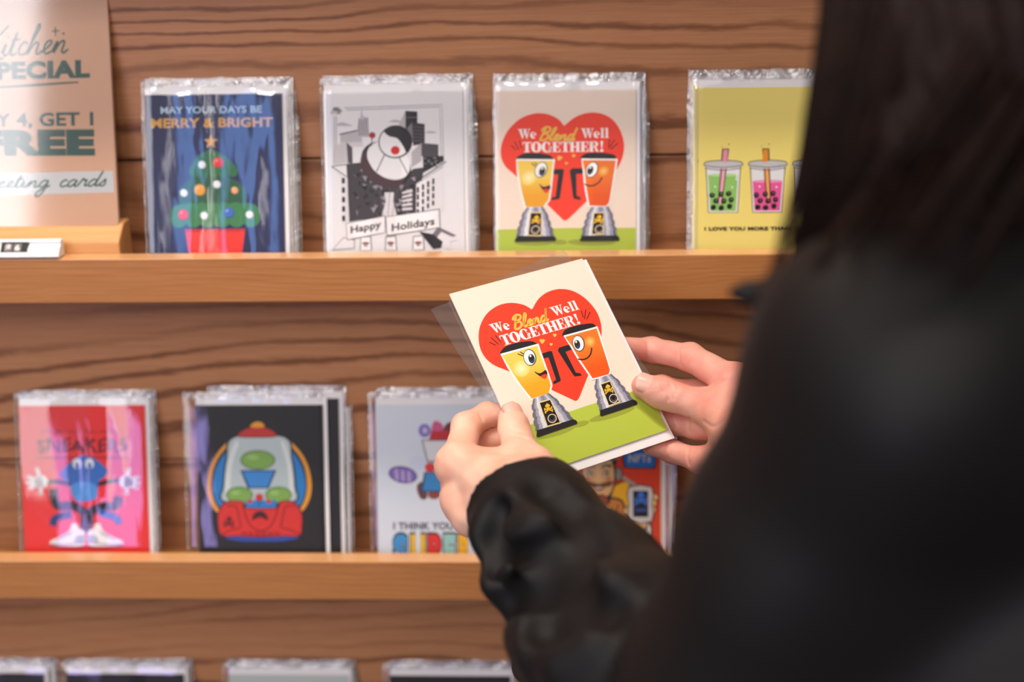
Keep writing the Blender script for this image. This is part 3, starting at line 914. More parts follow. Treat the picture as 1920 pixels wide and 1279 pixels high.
# ------------------------------------------------------------------ man holding up a phone
def phone_art():
    A = Art(108, 140, [(-255, -296), (1030, -296), (1022, 1152), (-258, 1152)], 18)
    RD, K, SK, OR, YE, NV = (222, 66, 30), (44, 26, 24), (232, 180, 120), (206, 126, 48), (244, 180, 30), (44, 84, 134)
    A.poly(RD, rect(-1, -1, 109, 141), True)
    A.poly((238, 196, 160), [(1016, -300), (1040, -300), (1032, 1160), (1010, 1160)])
    A.blob(K, [(660, 150), (940, 130), (968, 330), (900, 346), (690, 340), (652, 320)], 3); A.blob((40, 116, 196), [(676, 160), (940, 140), (956, 316), (890, 334), (700, 328), (668, 310)], 3)
    A.text((206, 200, 190), 'NFTs', 700, 920, 280, 200, .03)
    # sleeve and coat
    A.blob(K, [(500, 560), (640, 470), (720, 490), (770, 640), (720, 780), (540, 760)], 4); A.blob(YE, [(520, 560), (640, 484), (700, 500), (750, 640), (700, 720), (540, 700)], 4)
    A.blob(K, [(120, 760), (330, 640), (600, 640), (670, 760), (700, 1160), (120, 1160)], 4); A.blob(OR, [(140, 770), (340, 660), (590, 660), (650, 770), (676, 1160), (140, 1160)], 4)
    A.poly((238, 232, 224), [(350, 740), (510, 740), (500, 1000), (420, 1000)])
    for i in range(3):
        A.poly((214, 54, 36), [(360, 760 + i * 80), (510, 770 + i * 80), (506, 806 + i * 80), (366, 800 + i * 80)], same=i > 0)
    A.line(K, [(600, 700), (560, 850), (560, 1160)], 10, curve=4); A.line(K, [(510, 760), (530, 1000)], 8); A.line(K, [(570, 840), (660, 850)], 8)
    A.line(K, [(440, 1040), (580, 990)], 52); A.line(SK, [(440, 1040), (574, 992)], 38); A.line(K, [(440, 1030), (490, 1140)], 54); A.line(SK, [(440, 1030), (486, 1130)], 40)
    # head
    A.line((170, 160, 150), [(640, 430), (770, 520)], 34); A.dot(K, 600, 400, 44, 70); A.dot((150, 140, 132), 600, 400, 34, 60)
    A.blob(K, [(230, 330), (300, 230), (400, 200), (520, 210), (570, 320), (570, 480), (530, 620), (500, 700), (400, 720), (330, 660), (250, 480)], 5)
    A.blob(SK, [(248, 340), (310, 260), (400, 240), (510, 260), (552, 340), (552, 480), (512, 600), (400, 640), (340, 590), (264, 470)], 5)
    A.blob((36, 42, 66), [(240, 290), (310, 190), (430, 180), (560, 200), (580, 310), (520, 250), (400, 236), (300, 260)], 4)
    A.blob((150, 76, 44), [(350, 640), (420, 600), (480, 620), (490, 690), (430, 740), (370, 720)], 4)
    A.blob((120, 74, 44), [(270, 490), (340, 480), (400, 500), (470, 480), (545, 470), (520, 520), (440, 530), (400, 520), (340, 534), (290, 520)], 4)
    A.blob((120, 40, 36), [(350, 530), (400, 522), (460, 526), (440, 560), (400, 566), (366, 556)], 4); A.poly((236, 226, 214), [(366, 532), (446, 530), (434, 546), (376, 548)])
    for x in (320, 482):
        A.dot(K, x, 400, 32, 42); A.dot((240, 220, 180), x, 404, 25, 34); A.dot((40, 34, 26), x + 2, 400, 13, 21)
    A.line(K, [(290, 340), (330, 318), (366, 336)], 14, curve=4); A.line(K, [(436, 336), (480, 306), (530, 330)], 22, curve=4)
    A.blob((240, 194, 138), [(384, 400), (400, 340), (420, 400), (440, 470), (400, 486), (372, 466)], 4)
    A.dot((226, 130, 90), 300, 452, 30, 24); A.dot((226, 130, 90), 500, 446, 30, 24)
    # cuff, hand and phone
    A.blob(K, [(640, 900), (700, 860), (900, 880), (920, 980), (880, 1150), (700, 1160)], 4); A.blob(NV, [(656, 910), (710, 880), (890, 900), (896, 980), (864, 1140), (714, 1150)], 4)
    A.dot(K, 808, 962, 122, 116); A.dot((232, 224, 214), 808, 962, 108, 104); A.dot(K, 806, 920, 80, 76); A.dot(SK, 806, 910, 66, 62)
    for x, y, r in ((684, 768, 36), (960, 632, 30), (936, 690, 36), (930, 756, 34)):
        A.dot(K, x, y, r + 9); A.dot(SK, x, y, r)
    A.blob(K, [(696, 524), (930, 524), (934, 700), (932, 876), (700, 876), (694, 700)], 2); A.blob((214, 206, 198), [(704, 534), (922, 534), (924, 700), (922, 868), (708, 868), (704, 700)], 2)
    A.poly((24, 24, 34), rect(742, 568, 890, 828))
    bones(A, (66, 126, 220), (24, 24, 34), 820, 640, 58); A.text((66, 110, 200), 'CARDS', 760, 872, 772, 744, .03)
    A.dot(YE, 680, 1130, 34, 40)
    return A


def dark_art(c=(28, 26, 34)):
    A = Art(108, 140)
    A.poly(c, rect(-1, -1, 109, 141), True)
    bones(A, (210, 205, 200), c, 54, 74, 20, mm=True, t=math.pi)
    return A
# ------------------------------------------------------------------ the setting
T, H, S, W = .016, .0353, .2602, .0647       # lip thickness, lip height, ledge spacing, lip front to boards
M_wall = wood('oak_boards', (192, 137, 97), (174, 118, 80), (108, 63, 38), (.8, 16), .92, 1.7)
M_lip = wood('oak_ledge', (204, 138, 80), (186, 118, 64), (150, 90, 44), (.9, 40), .4, 4.1, rings_n=1500, swirl=60)
t_ = M_lip.node_tree; b_ = next(n for n in t_.nodes if n.type == 'BSDF_PRINCIPLED')
b_.inputs['Coat Weight'].default_value = 1; b_.inputs['Coat Roughness'].default_value = .14      # satin varnish
M_lip_lit = wood('oak_ledge_lit_top', (234, 176, 120), (224, 162, 106), (204, 140, 86), (.9, 40), .3, 6.1, rings_n=900, swirl=40)  # ledge oak made lighter, standing in for light on the lip tops
t_ = M_lip_lit.node_tree; b_ = next(n for n in t_.nodes if n.type == 'BSDF_PRINCIPLED')
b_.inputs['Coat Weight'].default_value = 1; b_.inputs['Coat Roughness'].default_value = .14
M_beech = wood('beech', (222, 166, 108), (212, 152, 94), (196, 134, 78), (1.2, 30), .3, 2.0, rings_n=900)

bm = bmesh.new()
for k in range(-5, 3):
    z1 = ZREF + .0632 - S * k
    # each board has a shadow gap under it
    add_box(bm, -2.2, 2.2, W, W + .02, z1 - S + .0007, z1 - .0007, .0012, 2)
add_box(bm, -2.2, 2.2, W + .0155, W + .03, ZREF + .0632 - S * 3, ZREF + .0632 + S * 5)
wall = link('wall_back', bm_mesh(bm), None, [M_wall]); wall['kind'] = 'structure'

bm = bmesh.new(); add_box(bm, -2.6, 2.6, W + .03, W + .13, 0, 2.7)
link('wall_partition', bm_mesh(bm), None, [plain('wall_paint', (196, 188, 180), .8)])['kind'] = 'structure'
bm = bmesh.new(); add_box(bm, -2.6, 2.6, -4.2, W + .13, -.05, 0)
link('floor', bm_mesh(bm), None, [plain('floor_concrete', (120, 112, 106), .6)])['kind'] = 'structure'

for k in range(-1, 3):
    zt = ZREF - S * k
    bm = bmesh.new()
    prism_x(bm, [(0, 0), (T, 0), (T, -.0205), (W - .0004, -.0205), (W - .0004, -H), (0, -H)], -2.2, 2.2, .0007)
    me = bm_mesh(bm)
    o = link('picture_ledge', me, None, [M_lip, M_lip_lit])
    for p in me.polygons:                                       # top face of the lip: overhead brightness painted into the wood
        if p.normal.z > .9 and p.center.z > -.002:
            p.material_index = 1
    o.location = (0, 0, zt)
    tag(o, ['oak picture ledge above the top row of cards, out of sight', 'upper oak picture ledge carrying the tree, parade and blender cards',
            'lower oak picture ledge carrying the red and black cards', 'bottom oak picture ledge under the dark cards'][k + 1], 'shelf', 'oak picture ledges on the board wall')

# ------------------------------------------------------------------ cards in clear sleeves
M_film = film('clear_sleeve', .012, 1.0, .12, .05, (26, 9, 6))
M_edge = film('sleeve_edge', .14, 3.0, 1.0, .05, (110, 110, 110))
M_env = plain('envelope_paper', (248, 244, 245), .7, 0, .2)
LEAN = R(14)


def lean_mat(rz=0., lean=LEAN):
    X = Vector((1, 0, 0)); Y = Vector((0, math.sin(lean), math.cos(lean))); Z = X.cross(Y)
    mm = Matrix((X, Y, Z)).transposed()
    return mm @ Matrix.Rotation(rz, 3, 'Z')


def sleeve_mesh(seed, w=.117, h=.1515, puff=.0011, name='sleeve'):
    """cello bag: puffed front and back sheets, crimped side seams and a crumpled sealed top"""
    nx, ny = 30, 40
    V, F, M = [], [], []
    rnd = random.Random(seed)
    o1 = Vector((seed * 3.1, seed * 1.7, 0))
    for side in (1, -1):
        b = len(V)
        for j in range(ny + 1):
            v = j / (ny - 2) * .968 if j <= ny - 2 else (.984, 1.)[j - ny + 1]
            for i in range(nx + 1):
                u = 0 if i == 0 else 1 if i == nx else .010 + .980 * (i - 1) / (nx - 2)
                ed = min(u, 1 - u) * w / .004
                et = (1 - v) * h / .007
                k = max(0., min(1., ed)) ** .6 * max(.12, min(1., et))
                x, y = u * w, v * h
                wob = noise.noise(Vector((x * 30, y * 6, side)) + o1) * .0008 + noise.noise(Vector((x * 70, y * 16, side)) + o1) * .00010
                z = side * (puff * k + wob * (1 if side > 0 else .5) * k)
                if et < 1.2:                                     # crumpled top edge
                    z += noise.noise(Vector((x * 170, y * 60, 2.)) + o1) * .0016 * (1 - et / 1.2)
                    y += noise.noise(Vector((x * 120, 0, 5.)) + o1) * .0011 * (1 - et / 1.2)
                if ed < 1:
                    x += noise.noise(Vector((y * 90, u * 4, 7.)) + o1) * .0005 * (1 - ed)
                V.append((x, y, z))
        for j in range(ny):
            for i in range(nx):
                q = [b + j * (nx + 1) + i, b + j * (nx + 1) + i + 1, b + (j + 1) * (nx + 1) + i + 1, b + (j + 1) * (nx + 1) + i]
                F.append(q if side > 0 else q[::-1])
                M.append(1 if (j >= ny - 2 or i == 0 or i == nx - 1) else 0)
    me = me_from(V, F, name, True, M)
    me.materials.append(M_film); me.materials.append(M_edge)
    return me


def envelope_mesh(w=.111, h=.146, flap=True):
    bm = bmesh.new()
    add_box(bm, 0, w, 0, h, -.0006, 0, .00015, 1)
    if flap:                                                    # the folded flap on the far side
        p = [(0, h, -.0007), (w, h, -.0007), (w * .62, h * .45, -.0007), (w * .38, h * .45, -.0007)]
        vs = [bm.verts.new(q) for q in p] + [bm.verts.new((q[0], q[1], -.0010)) for q in p]
        for q in ((0, 1, 2, 3), (7, 6, 5, 4), (0, 4, 5, 1), (1, 5, 6, 2), (2, 6, 7, 3), (3, 7, 4, 0)):
            bm.faces.new([vs[i] for i in q])
    me = bm_mesh(bm, 'envelope'); me.materials.append(M_env)
    return me


ENV = envelope_mesh()
SLEEVES = [sleeve_mesh(k + 1) for k in range(6)]


def package(loc, rz, label, group, card_me, env_me, k, sleeve_dx=-.003, lean=LEAN, card_dx=0., card_dy=.0):
    root = empty('sleeved_card', loc, lean_mat(rz, lean), label, 'greeting card', group)
    c = link('card', card_me, root); c.location = (card_dx, card_dy, 0)
    e = link('envelope', env_me, root); e.location = (.0002, .0, -.0012)
    s = link('sleeve', SLEEVES[k % len(SLEEVES)], root); s.location = (sleeve_dx, -.0006, -.0006)
    return root


def stack(x, ledge, art, what, behind, grp, y0=.0225, rz=0., sdx=-.003, off=None, seed=0, label=None, pitch=.0042, lean=LEAN):
    me = card_mesh(art, name='card')
    zf = ZREF - S * ledge - .0192
    rnd = random.Random(seed + 11)
    package((x, y0, zf), rz, label or what, grp, me, ENV, seed, sdx, lean)
    for j in range(behind):
        dx, dz, r2 = off[j] if off else (rnd.uniform(.001, .0065), rnd.uniform(0, .0015), rnd.uniform(-.006, .006))
        package((x + dx, y0 + pitch * (j + 1), zf + dz), r2, 'sleeved card tucked behind the ' + grp.split('stack of ')[1].rstrip('s') + ', only its edges showing', grp, me, ENV, seed + j + 1, -.003, lean)


HEART = heart_art()
stack(-.3371, 0, tree_art(), '', 3, 'stack of Christmas tree cards', seed=0, off=[(.002, .001, 0), (.0034, .0012, -.004), (.005, 0, .003)],
      label='sleeved navy card with a decorated green tree, standing on the upper ledge')
stack(-.1960, 0, parade_art(), '', 3, 'stack of black and white parade cards', seed=2, rz=.004, off=[(.002, .0015, .004), (.0032, .0022, 0), (.0045, .001, .004)],
      label='sleeved black and white card with a city parade drawing and Happy Holidays ribbon')
stack(-.0634, 0, HEART, '', 3, 'stack of red heart blender cards', seed=4, rz=-.002, sdx=-.002, off=[(.002, .001, 0), (.0034, .0016, .002), (.005, .0004, -.002)],
      label='sleeved cream card with red heart and two blenders, standing on the upper ledge')
stack(.0925, 0, tea_art(), '', 2, 'stack of yellow bubble tea cards', seed=1, rz=-.003, sdx=-.0055, off=[(-.004, .002, 0), (-.005, .0012, -.002)],
      label='sleeved yellow card with a row of bubble tea cups beside the dark hair')
stack(-.4719, 1, sneaker_art(), '', 1, 'stack of red sneaker cards', seed=3, rz=.003, sdx=-.004, off=[(.002, .001, 0)],
      label='sleeved red card with a blue figure in white sneakers on the lower ledge')
stack(-.3214, 1, dome_art(), '', 2, 'stack of black dome machine cards', seed=5, rz=.002, sdx=-.0105, off=[(.0125, .004, 0), (.0165, .003, -.002)], pitch=.0046,
      label='sleeved black card with a red and blue dome machine on the lower ledge')
stack(-.1693, 1, block_art(), '', 2, 'stack of pale block letter cards', seed=6, rz=.003, sdx=-.006, off=[(.003, .0022, 0), (.006, .003, .002)],
      label='sleeved pale card with coloured block letters, partly behind the left hand')
stack(-.0395, 1, phone_art(), '', 1, 'stack of orange phone cards', seed=7, off=[(.0065, .001, 0)],
      label='sleeved orange card with a bearded man holding a phone, below the held card')
DARK = dark_art()
stack(-.5920, 2, DARK, '', 2, 'stack of dark cards cut by the left border', seed=8, label='sleeved card at the far left of the bottom ledge, only its top corner showing')
stack(-.4640, 2, DARK, '', 3, 'stack of dark cards under the red card', seed=9, sdx=-.006, label='sleeved dark card on the bottom ledge, below the red sneaker card', off=[(.001, .001, 0), (-.002, .002, .004), (.002, .003, 0)])
stack(-.3150, 2, dark_art((196, 204, 200)), '', 3, 'stack of pale green cards on the bottom ledge', seed=10, sdx=-.006, label='sleeved pale green card on the bottom ledge, below the dome machine card', off=[(.0, .001, 0), (.001, .003, 0), (.0, .004, 0)])
stack(-.1700, 2, DARK, '', 3, 'stack of dark cards beside the sleeve', seed=11, sdx=-.006, label='sleeved dark card on the bottom ledge, left of the black jacket sleeve', off=[(.001, .001, 0), (.002, .003, 0), (.004, .004, 0)])

# ------------------------------------------------------------------ the sign in its wooden block
def sign_art():
    A = Art(127, 178)
    P, K = (226, 178, 146), (52, 88, 78)
    A.poly(P, rect(-1, -1, 128, 179), True)
    # drawn in photograph pixels: the right border runs (205, 0) to (222, 420)
    cut = 178 * 409 / 431
    A.H = homography([(-92, 2), (205, 2), (222, 420), (-95, 424)], [(0, 170), (127, 170), (127, 0), (0, 0)])
    return A, P, K


A, P, K = sign_art()
DG = (58, 92, 82)
pen = lambda txt, x0, x1, y0, h, w, sh=.3, sl=0.: pen_text(A, DG, txt, x0, x1, y0, -h, w, -sh, False, sl) if False else None


def pen_px(txt, x0, x1, y0, h, w, shear=.3, slope=0.):
    adv = sum(PEN[c][1] if c != ' ' else .4 for c in txt)
    sx = (x1 - x0) / adv
    x = x0
    A.lv += 1
    for c in txt:
        if c != ' ':
            for st in PEN[c][0]:
                A.line(DG, smooth_line([(x + (a + shear * b) * sx, y0 - b * h + slope * (x + a * sx - x0)) for a, b in st], 5), w, same=True)
        x += (PEN[c][1] if c != ' ' else .4) * sx


pen_px('Kitchen', -24, 128, 92, 52, 3.6, .3, -.04)
A.line(DG, [(109, 40), (109, 55)], 2); A.line(DG, [(102, 47), (116, 47)], 2, same=True); A.dot(DG, 124, 52, 2.2, n=8)
A.text(DG, 'SPECIAL', -32, 171, 131, 101, .055, warp=lambda X, Y: (X, Y - .015 * (X - 80)))
A.line(DG, [(-20, 149), (60, 145), (149, 140)], 4.5, taper=True)
A.text(DG, 'BUY 4, GET 1', -60, 176, 221, 196, .03, warp=lambda X, Y: (X, Y - .01 * (X - 80)))
A.text(DG, 'FREE', -50, 178, 275, 230, .07)
A.poly((214, 214, 214), [(-84, 316), (212, 309), (214, 352), (-84, 360)])
pen_px('greeting cards', -58, 197, 344, 30, 3.0, .3, -.02)
sg = card_mesh(A, .004, (226, 190, 166), 'panel')
M_lam, t_, b_ = nt('sign_laminate')
root = empty('table_sign', (-.3606 - .127, .0305, ZREF + .0185), lean_mat(0, R(11)), 'pink card sign about greeting cards standing in a light wood block', 'sign')
o = link('sign_panel', sg, root)
# gloss laminate over the print
bm = bmesh.new(); add_box(bm, 0, .127, 0, .178, .0004, .0008, .0001, 1)
o = link('laminate', bm_mesh(bm), root, [film('laminate', .0, 1.2, .015, .07, (8, 8, 4))])
bm = bmesh.new()
prism_x(bm, [(.0168, -.0195), (.0168, .0085), (.0185, .0105), (.0315, .0195), (.0345, .0205), (.0480, .0205), (.0480, -.0195)], -.142, .0035, .0012)
blk = bm_mesh(bm); blk.transform(Matrix.Translation((-.3606, 0, ZREF)))
o = link('wood_block', blk, None, [M_beech])
tag(o, 'light beech block holding up the pink sign on the upper ledge', 'sign stand'); o.name = 'sign_block'

# price cube holder lying on the lip
M_white = plain('white_plastic', (238, 238, 240), .35)
M_grey = plain('grey_tile', (120, 112, 112), .5)
M_black = plain('black_plastic', (16, 15, 16), .4)
root = empty('price_tag', (-.3997, -.0005, ZREF + .0004), None, 'white plastic price holder reading $6 in front of the sign block', 'price tag')
bm = bmesh.new()
PW, SL = .066, Matrix.Rotation(R(48), 4, 'X')                    # the face leans back
prism_x(bm, [(.0005, .0012), (.0108, .0128), (.0140, .0128), (.0140, .0004), (.0016, .0004)], -PW, 0, .0003)
link('holder', bm_mesh(bm), root, [M_white])


def on_face(name, x0, x1, v0, v1, n0, n1, mat, parent, bev=.0002):
    bm = bmesh.new(); add_box(bm, x0, x1, v0, v1, n0, n1, bev, 1)
    me = bm_mesh(bm); me.transform(Matrix.Translation((0, .0005, .0012)) @ SL)
    return link(name, me, parent, [mat])


on_face('front_rail', -PW, 0, .0000, .0085, .0, .0014, M_white, root)
on_face('top_rail', -PW, 0, .0126, .0156, .0, .0014, M_white, root)
on_face('window', -.0462, -.0250, .0040, .0130, .0006, .0016, M_black, root)
for ch, x in (('$', -.0402), ('6', -.0330)):
    tl = on_face('digit_tile', x - .0031, x + .0031, .0044, .0112, .0012, .0020, M_grey, root)
    V, F = glyphs(ch, .03)
    cx = (min(v[0] for v in V) + max(v[0] for v in V)) / 2; cy = (min(v[1] for v in V) + max(v[1] for v in V)) / 2
    me = me_from([(x + (a - cx) * .0080, .0078 + (b - cy) * .0066, .00206) for a, b in V], F)
    me.transform(Matrix.Translation((0, .0005, .0012)) @ SL)
    link('digit', me, tl, [M_white])

# ------------------------------------------------------------------ the card being looked at
HM = Matrix(((.8446, -.4154, .3378), (.53, .5591, -.6376), (.076, .7176, .6923)))
HC = Vector((-.01360613, -.12178499, ZREF - .04133758))


def held(x, y, z):
    """a point on the held card: mm from its centre, z towards the viewer"""
    return HC + HM @ Vector((x / 1000, y / 1000, z / 1000))


me = card_mesh(HEART, .0011, name='greeting_card')
me.transform(Matrix.Translation((-.054, -.070, 0)))
o = link('greeting_card', me); mm = HM.to_4x4(); mm.translation = HC; o.matrix_world = mm
tag(o, 'cream card with red heart and two blenders, held in both hands', 'greeting card')
me = envelope_mesh(.111, .146, True)
me.transform(Matrix.Translation((-.0537, -.0765, 0)))
o = link('envelope', me); mm = (HM @ Matrix.Rotation(R(-.3), 3, 'Z')).to_4x4(); mm.translation = HC + HM @ Vector((0, 0, -.0014)); o.matrix_world = mm
tag(o, 'white envelope held right behind the heart card', 'envelope')
# ------------------------------------------------------------------ light
def area(name, loc, target, size, power, col=(1, 1, 1), size_y=None, spread=None):
    d = bpy.data.lights.new(name, 'AREA')
    d.energy = power; d.color = col; d.size = size
    if size_y:
        d.shape = 'RECTANGLE'; d.size_y = size_y
    if spread:
        d.spread = R(spread)
    o = bpy.data.objects.new(name, d); COL.objects.link(o)
    o.location = loc
    o.rotation_euler = (Vector(target) - Vector(loc)).to_track_quat('-Z', 'Y').to_euler()
    return o


area('ceiling_track', (-.30, -.33, 2.62), (-.25, .0, 1.1), 1.3, 7.4, (1, .90, .79), .12, 100)
area('front_fill', (-.3, -2.1, 2.65), (-.1, -.6, 1.1), 2.6, 20, (1, .93, .87), 1.2)  # unseen lamp added as broad fill from behind the camera
area('shop_window', (-2.44, -3.4, 1.95), (-.6, 0, 1.2), 1.25, 36, (.95, .95, 1.0), 1.7)
area('lilac_screen', (-1.60, -3.4, .98), (-.3, 0, 1.1), .40, 7, (.50, .40, 1.0), .8)
area('blue_screen', (-1.12, -3.4, 2.25), (-.2, 0, 1.2), .15, 2.4, (.20, .42, 1.0), 1.0)
area('streak_light', (-1.36, -3.4, 2.15), (-.2, 0, 1.2), .05, .8, (1, .93, .95), 1.0)  # unseen strip lamp added for a pale streak in the tree card's sleeve
for i, (x, y) in enumerate(((-2.2, -1.7), (-1.5, -2.9), (-.75, -1.4), (-.1, -2.3), (.6, -3.0), (-1.0, -3.3), (1.1, -1.9))):
    area('glint_light', (x, y, 2.62), (x * .5, -.2, 1.0), .14, 2.8, (1, .92, .84))  # unseen small lamps added so the crumpled sleeve tops catch glints
w = bpy.data.worlds.new('world'); scene.world = w; w.use_nodes = True
bg = w.node_tree.nodes['Background']
bg.inputs['Color'].default_value = (1, .93, .88, 1); bg.inputs['Strength'].default_value = .10
scene.view_settings.exposure = 0
scene.cycles.transparent_max_bounces = 40
# ------------------------------------------------------------------ soft solids: round cones melted together, skinned as one surface
def smin(a, b, k):
    if k <= 0:
        return np.minimum(a, b)
    h = np.maximum(k - np.abs(a - b), 0) / k
    return np.minimum(a, b) - h * h * k * .25


def smax(a, b, k):
    return -smin(-a, -b, k)


def cone(a, b, ra, rb):
    a, b = np.asarray(a, float), np.asarray(b, float)
    ab = b - a
    q = max(float(ab @ ab), 1e-12)

    def f(P):
        t = np.clip((P - a) @ ab / q, 0, 1)
        return np.sqrt(((P - a - t[:, None] * ab) ** 2).sum(1)) - (ra + t * (rb - ra))
    return f


def blobf(c, axes, rad):
    """ellipsoid; axes are unit rows"""
    c = np.asarray(c, float); A = np.asarray(axes, float); r = np.asarray(rad, float)

    def f(P):
        q = (P - c) @ A.T
        k0 = np.sqrt(((q / r) ** 2).sum(1)); k1 = np.sqrt(((q / r ** 2) ** 2).sum(1))
        return k0 * (k0 - 1) / (k1 + 1e-9)
    return f


def chain(pts, k=.004):
    """pts: (position, radius) along a limb"""
    fs = [cone(p[0], q[0], p[1], q[1]) for p, q in zip(pts[:-1], pts[1:])]

    def f(P):
        d = fs[0](P)
        for g in fs[1:]:
            d = smin(d, g(P), k)
        return d
    return f


def melt(fs, k):
    def f(P):
        d = fs[0](P)
        for g in fs[1:]:
            d = smin(d, g(P), k)
        return d
    return f


def skin_field(f, lo, hi, h, slack=.004, B=8):
    lo, hi = np.asarray(lo, float), np.asarray(hi, float)
    nb = np.ceil((hi - lo) / (B * h)).astype(int)
    g = np.stack(np.meshgrid(*[np.arange(n) for n in nb], indexing='ij'), -1).reshape(-1, 3)
    act = []
    for i in range(0, len(g), 200000):
        q = g[i:i + 200000]
        d = f(lo + (q + .5) * B * h)
        act.append(q[np.abs(d) < B * h * .87 + slack])
    g = np.concatenate(act)
    loc = np.stack(np.meshgrid(*[np.arange(B + 1)] * 3, indexing='ij'), -1).reshape(-1, 3)
    NX, NY, NZ = nb * B + 2
    keys, verts, edges = [], [], []
    ce = [((0, 0, 0), (1, 0, 0)), ((0, 1, 0), (1, 1, 0)), ((0, 0, 1), (1, 0, 1)), ((0, 1, 1), (1, 1, 1)), ((0, 0, 0), (0, 1, 0)), ((1, 0, 0), (1, 1, 0)),
          ((0, 0, 1), (0, 1, 1)), ((1, 0, 1), (1, 1, 1)), ((0, 0, 0), (0, 0, 1)), ((1, 0, 0), (1, 0, 1)), ((0, 1, 0), (0, 1, 1)), ((1, 1, 0), (1, 1, 1))]
    for i in range(0, len(g), 400):
        q = g[i:i + 400]
        idx = q[:, None, :] * B + loc[None]
        D = f((lo + idx * h).reshape(-1, 3)).reshape(len(q), B + 1, B + 1, B + 1)
        neg = D < 0
        sl = lambda o: tuple([slice(None)] + [slice(c, B + c) for c in o])
        cnt = sum(neg[sl(o)].astype(np.int8) for o in [(a, b, c) for a in (0, 1) for b in (0, 1) for c in (0, 1)])
        w = np.argwhere((cnt > 0) & (cnt < 8))
        if len(w):
            acc = np.zeros((len(w), 3)); n = np.zeros(len(w))
            for a, b in ce:
                da = D[w[:, 0], w[:, 1] + a[0], w[:, 2] + a[1], w[:, 3] + a[2]]; db = D[w[:, 0], w[:, 1] + b[0], w[:, 2] + b[1], w[:, 3] + b[2]]
                m_ = (da < 0) != (db < 0)
                t = np.where(m_, da / np.where(m_, da - db, 1), 0)
                acc += np.where(m_[:, None], np.array(a) + t[:, None] * (np.array(b) - np.array(a)), 0); n += m_
            cell = q[w[:, 0]] * B + w[:, 1:]
            verts.append(lo + (cell + acc / n[:, None]) * h)
            keys.append(cell[:, 0] + NX * (cell[:, 1] + NY * cell[:, 2]))
        for ax in range(3):
            o = [0, 0, 0]; o[ax] = 1
            e = np.argwhere(neg[sl((0, 0, 0))] != neg[sl(o)])
            if len(e):
                p = q[e[:, 0]] * B + e[:, 1:]
                edges.append((ax, p, neg[e[:, 0], e[:, 1], e[:, 2], e[:, 3]]))
    keys = np.concatenate(keys); verts = np.concatenate(verts)
    od = np.argsort(keys); ks = keys[od]
    faces = []
    for ax, p, ng in edges:
        b, c = [(1, 2), (2, 0), (0, 1)][ax]
        cs = []
        ok = np.ones(len(p), bool)
        for db, dc in ((0, 0), (-1, 0), (-1, -1), (0, -1)):
            r = p.copy(); r[:, b] += db; r[:, c] += dc
            kk = r[:, 0] + NX * (r[:, 1] + NY * r[:, 2])
            j = np.clip(np.searchsorted(ks, kk), 0, len(ks) - 1)
            ok &= ks[j] == kk
            cs.append(od[j])
        Q = np.stack(cs, 1)
        Q[~ng] = Q[~ng][:, ::-1]
        faces.append(Q[ok])
    return verts, np.concatenate(faces)


def mesh_np(name, parts, mats, slots=None):
    V = np.concatenate([p[0] for p in parts])
    off = 0; Fs = []
    for p in parts:
        Fs.append(p[1] + off); off += len(p[0])
    F = np.concatenate(Fs)
    me = bpy.data.meshes.new(name)
    me.vertices.add(len(V)); me.vertices.foreach_set('co', V.astype(np.float32).ravel())
    me.loops.add(F.size); me.loops.foreach_set('vertex_index', F.astype(np.int32).ravel())
    me.polygons.add(len(F)); me.polygons.foreach_set('loop_start', np.arange(0, F.size, 4, dtype=np.int32))
    me.polygons.foreach_set('use_smooth', np.ones(len(F), bool))
    if slots:
        me.polygons.foreach_set('material_index', np.concatenate([np.full(len(p[1]), k, np.int32) for p, k in zip(parts, slots)]))
    me.update(calc_edges=True); me.validate()
    for mt in mats:
        me.materials.append(mt)
    return me


# ------------------------------------------------------------------ the two hands
HN = np.array(HM @ Vector((0, 0, 1))); HCn = np.array(HC)


def card_at(px, py, off=0.):
    """point on the held card's plane, off metres in front of it"""
    d = at(px, py, 1.) - CAM
    t = ((HCn + HN * off - CAM) @ HN) / (d @ HN)
    return CAM + d * t


# the emptied cello bag, fanned out to the left behind card and envelope
me = sleeve_mesh(21, .118, .152, .0003, 'sleeve')
for v_ in me.vertices:
    v_.co.z *= .6
me.materials.clear()
for mt in (film('bag_film', .03, 1.3, .10, .05, (22, 9, 6)), film('bag_edge', .16, 2.6, .5, .06, (90, 90, 90))):
    me.materials.append(mt)
rb = Matrix.Rotation(R(9), 3, 'Z')
tl = HM.transposed() @ (Vector(card_at(807, 581, -.0031)) - HC) - rb @ Vector((0, .152, 0))
o = link('clear_bag', me); mm = (HM @ rb).to_4x4(); mm.translation = HC + HM @ tl; o.matrix_world = mm
tag(o, 'empty clear plastic bag fanned out behind the held card and envelope', 'plastic bag')


def hit(f, px, py, d0=.6, d1=1.1):
    """where the line of sight through (px, py) first meets a solid"""
    d = d0
    for _ in range(120):
        v = float(f(at(px, py, d)[None])[0])
        if v < .0002 or d > d1:
            break
        d += max(v * .8, .0002)
    return d


def on_skin(f, pts, r, sink):
    """a thin groove (sink < r) or welt laid along the surface"""
    return chain([(at(x, y, hit(f, x, y) + sink), r) for x, y in pts], .001)


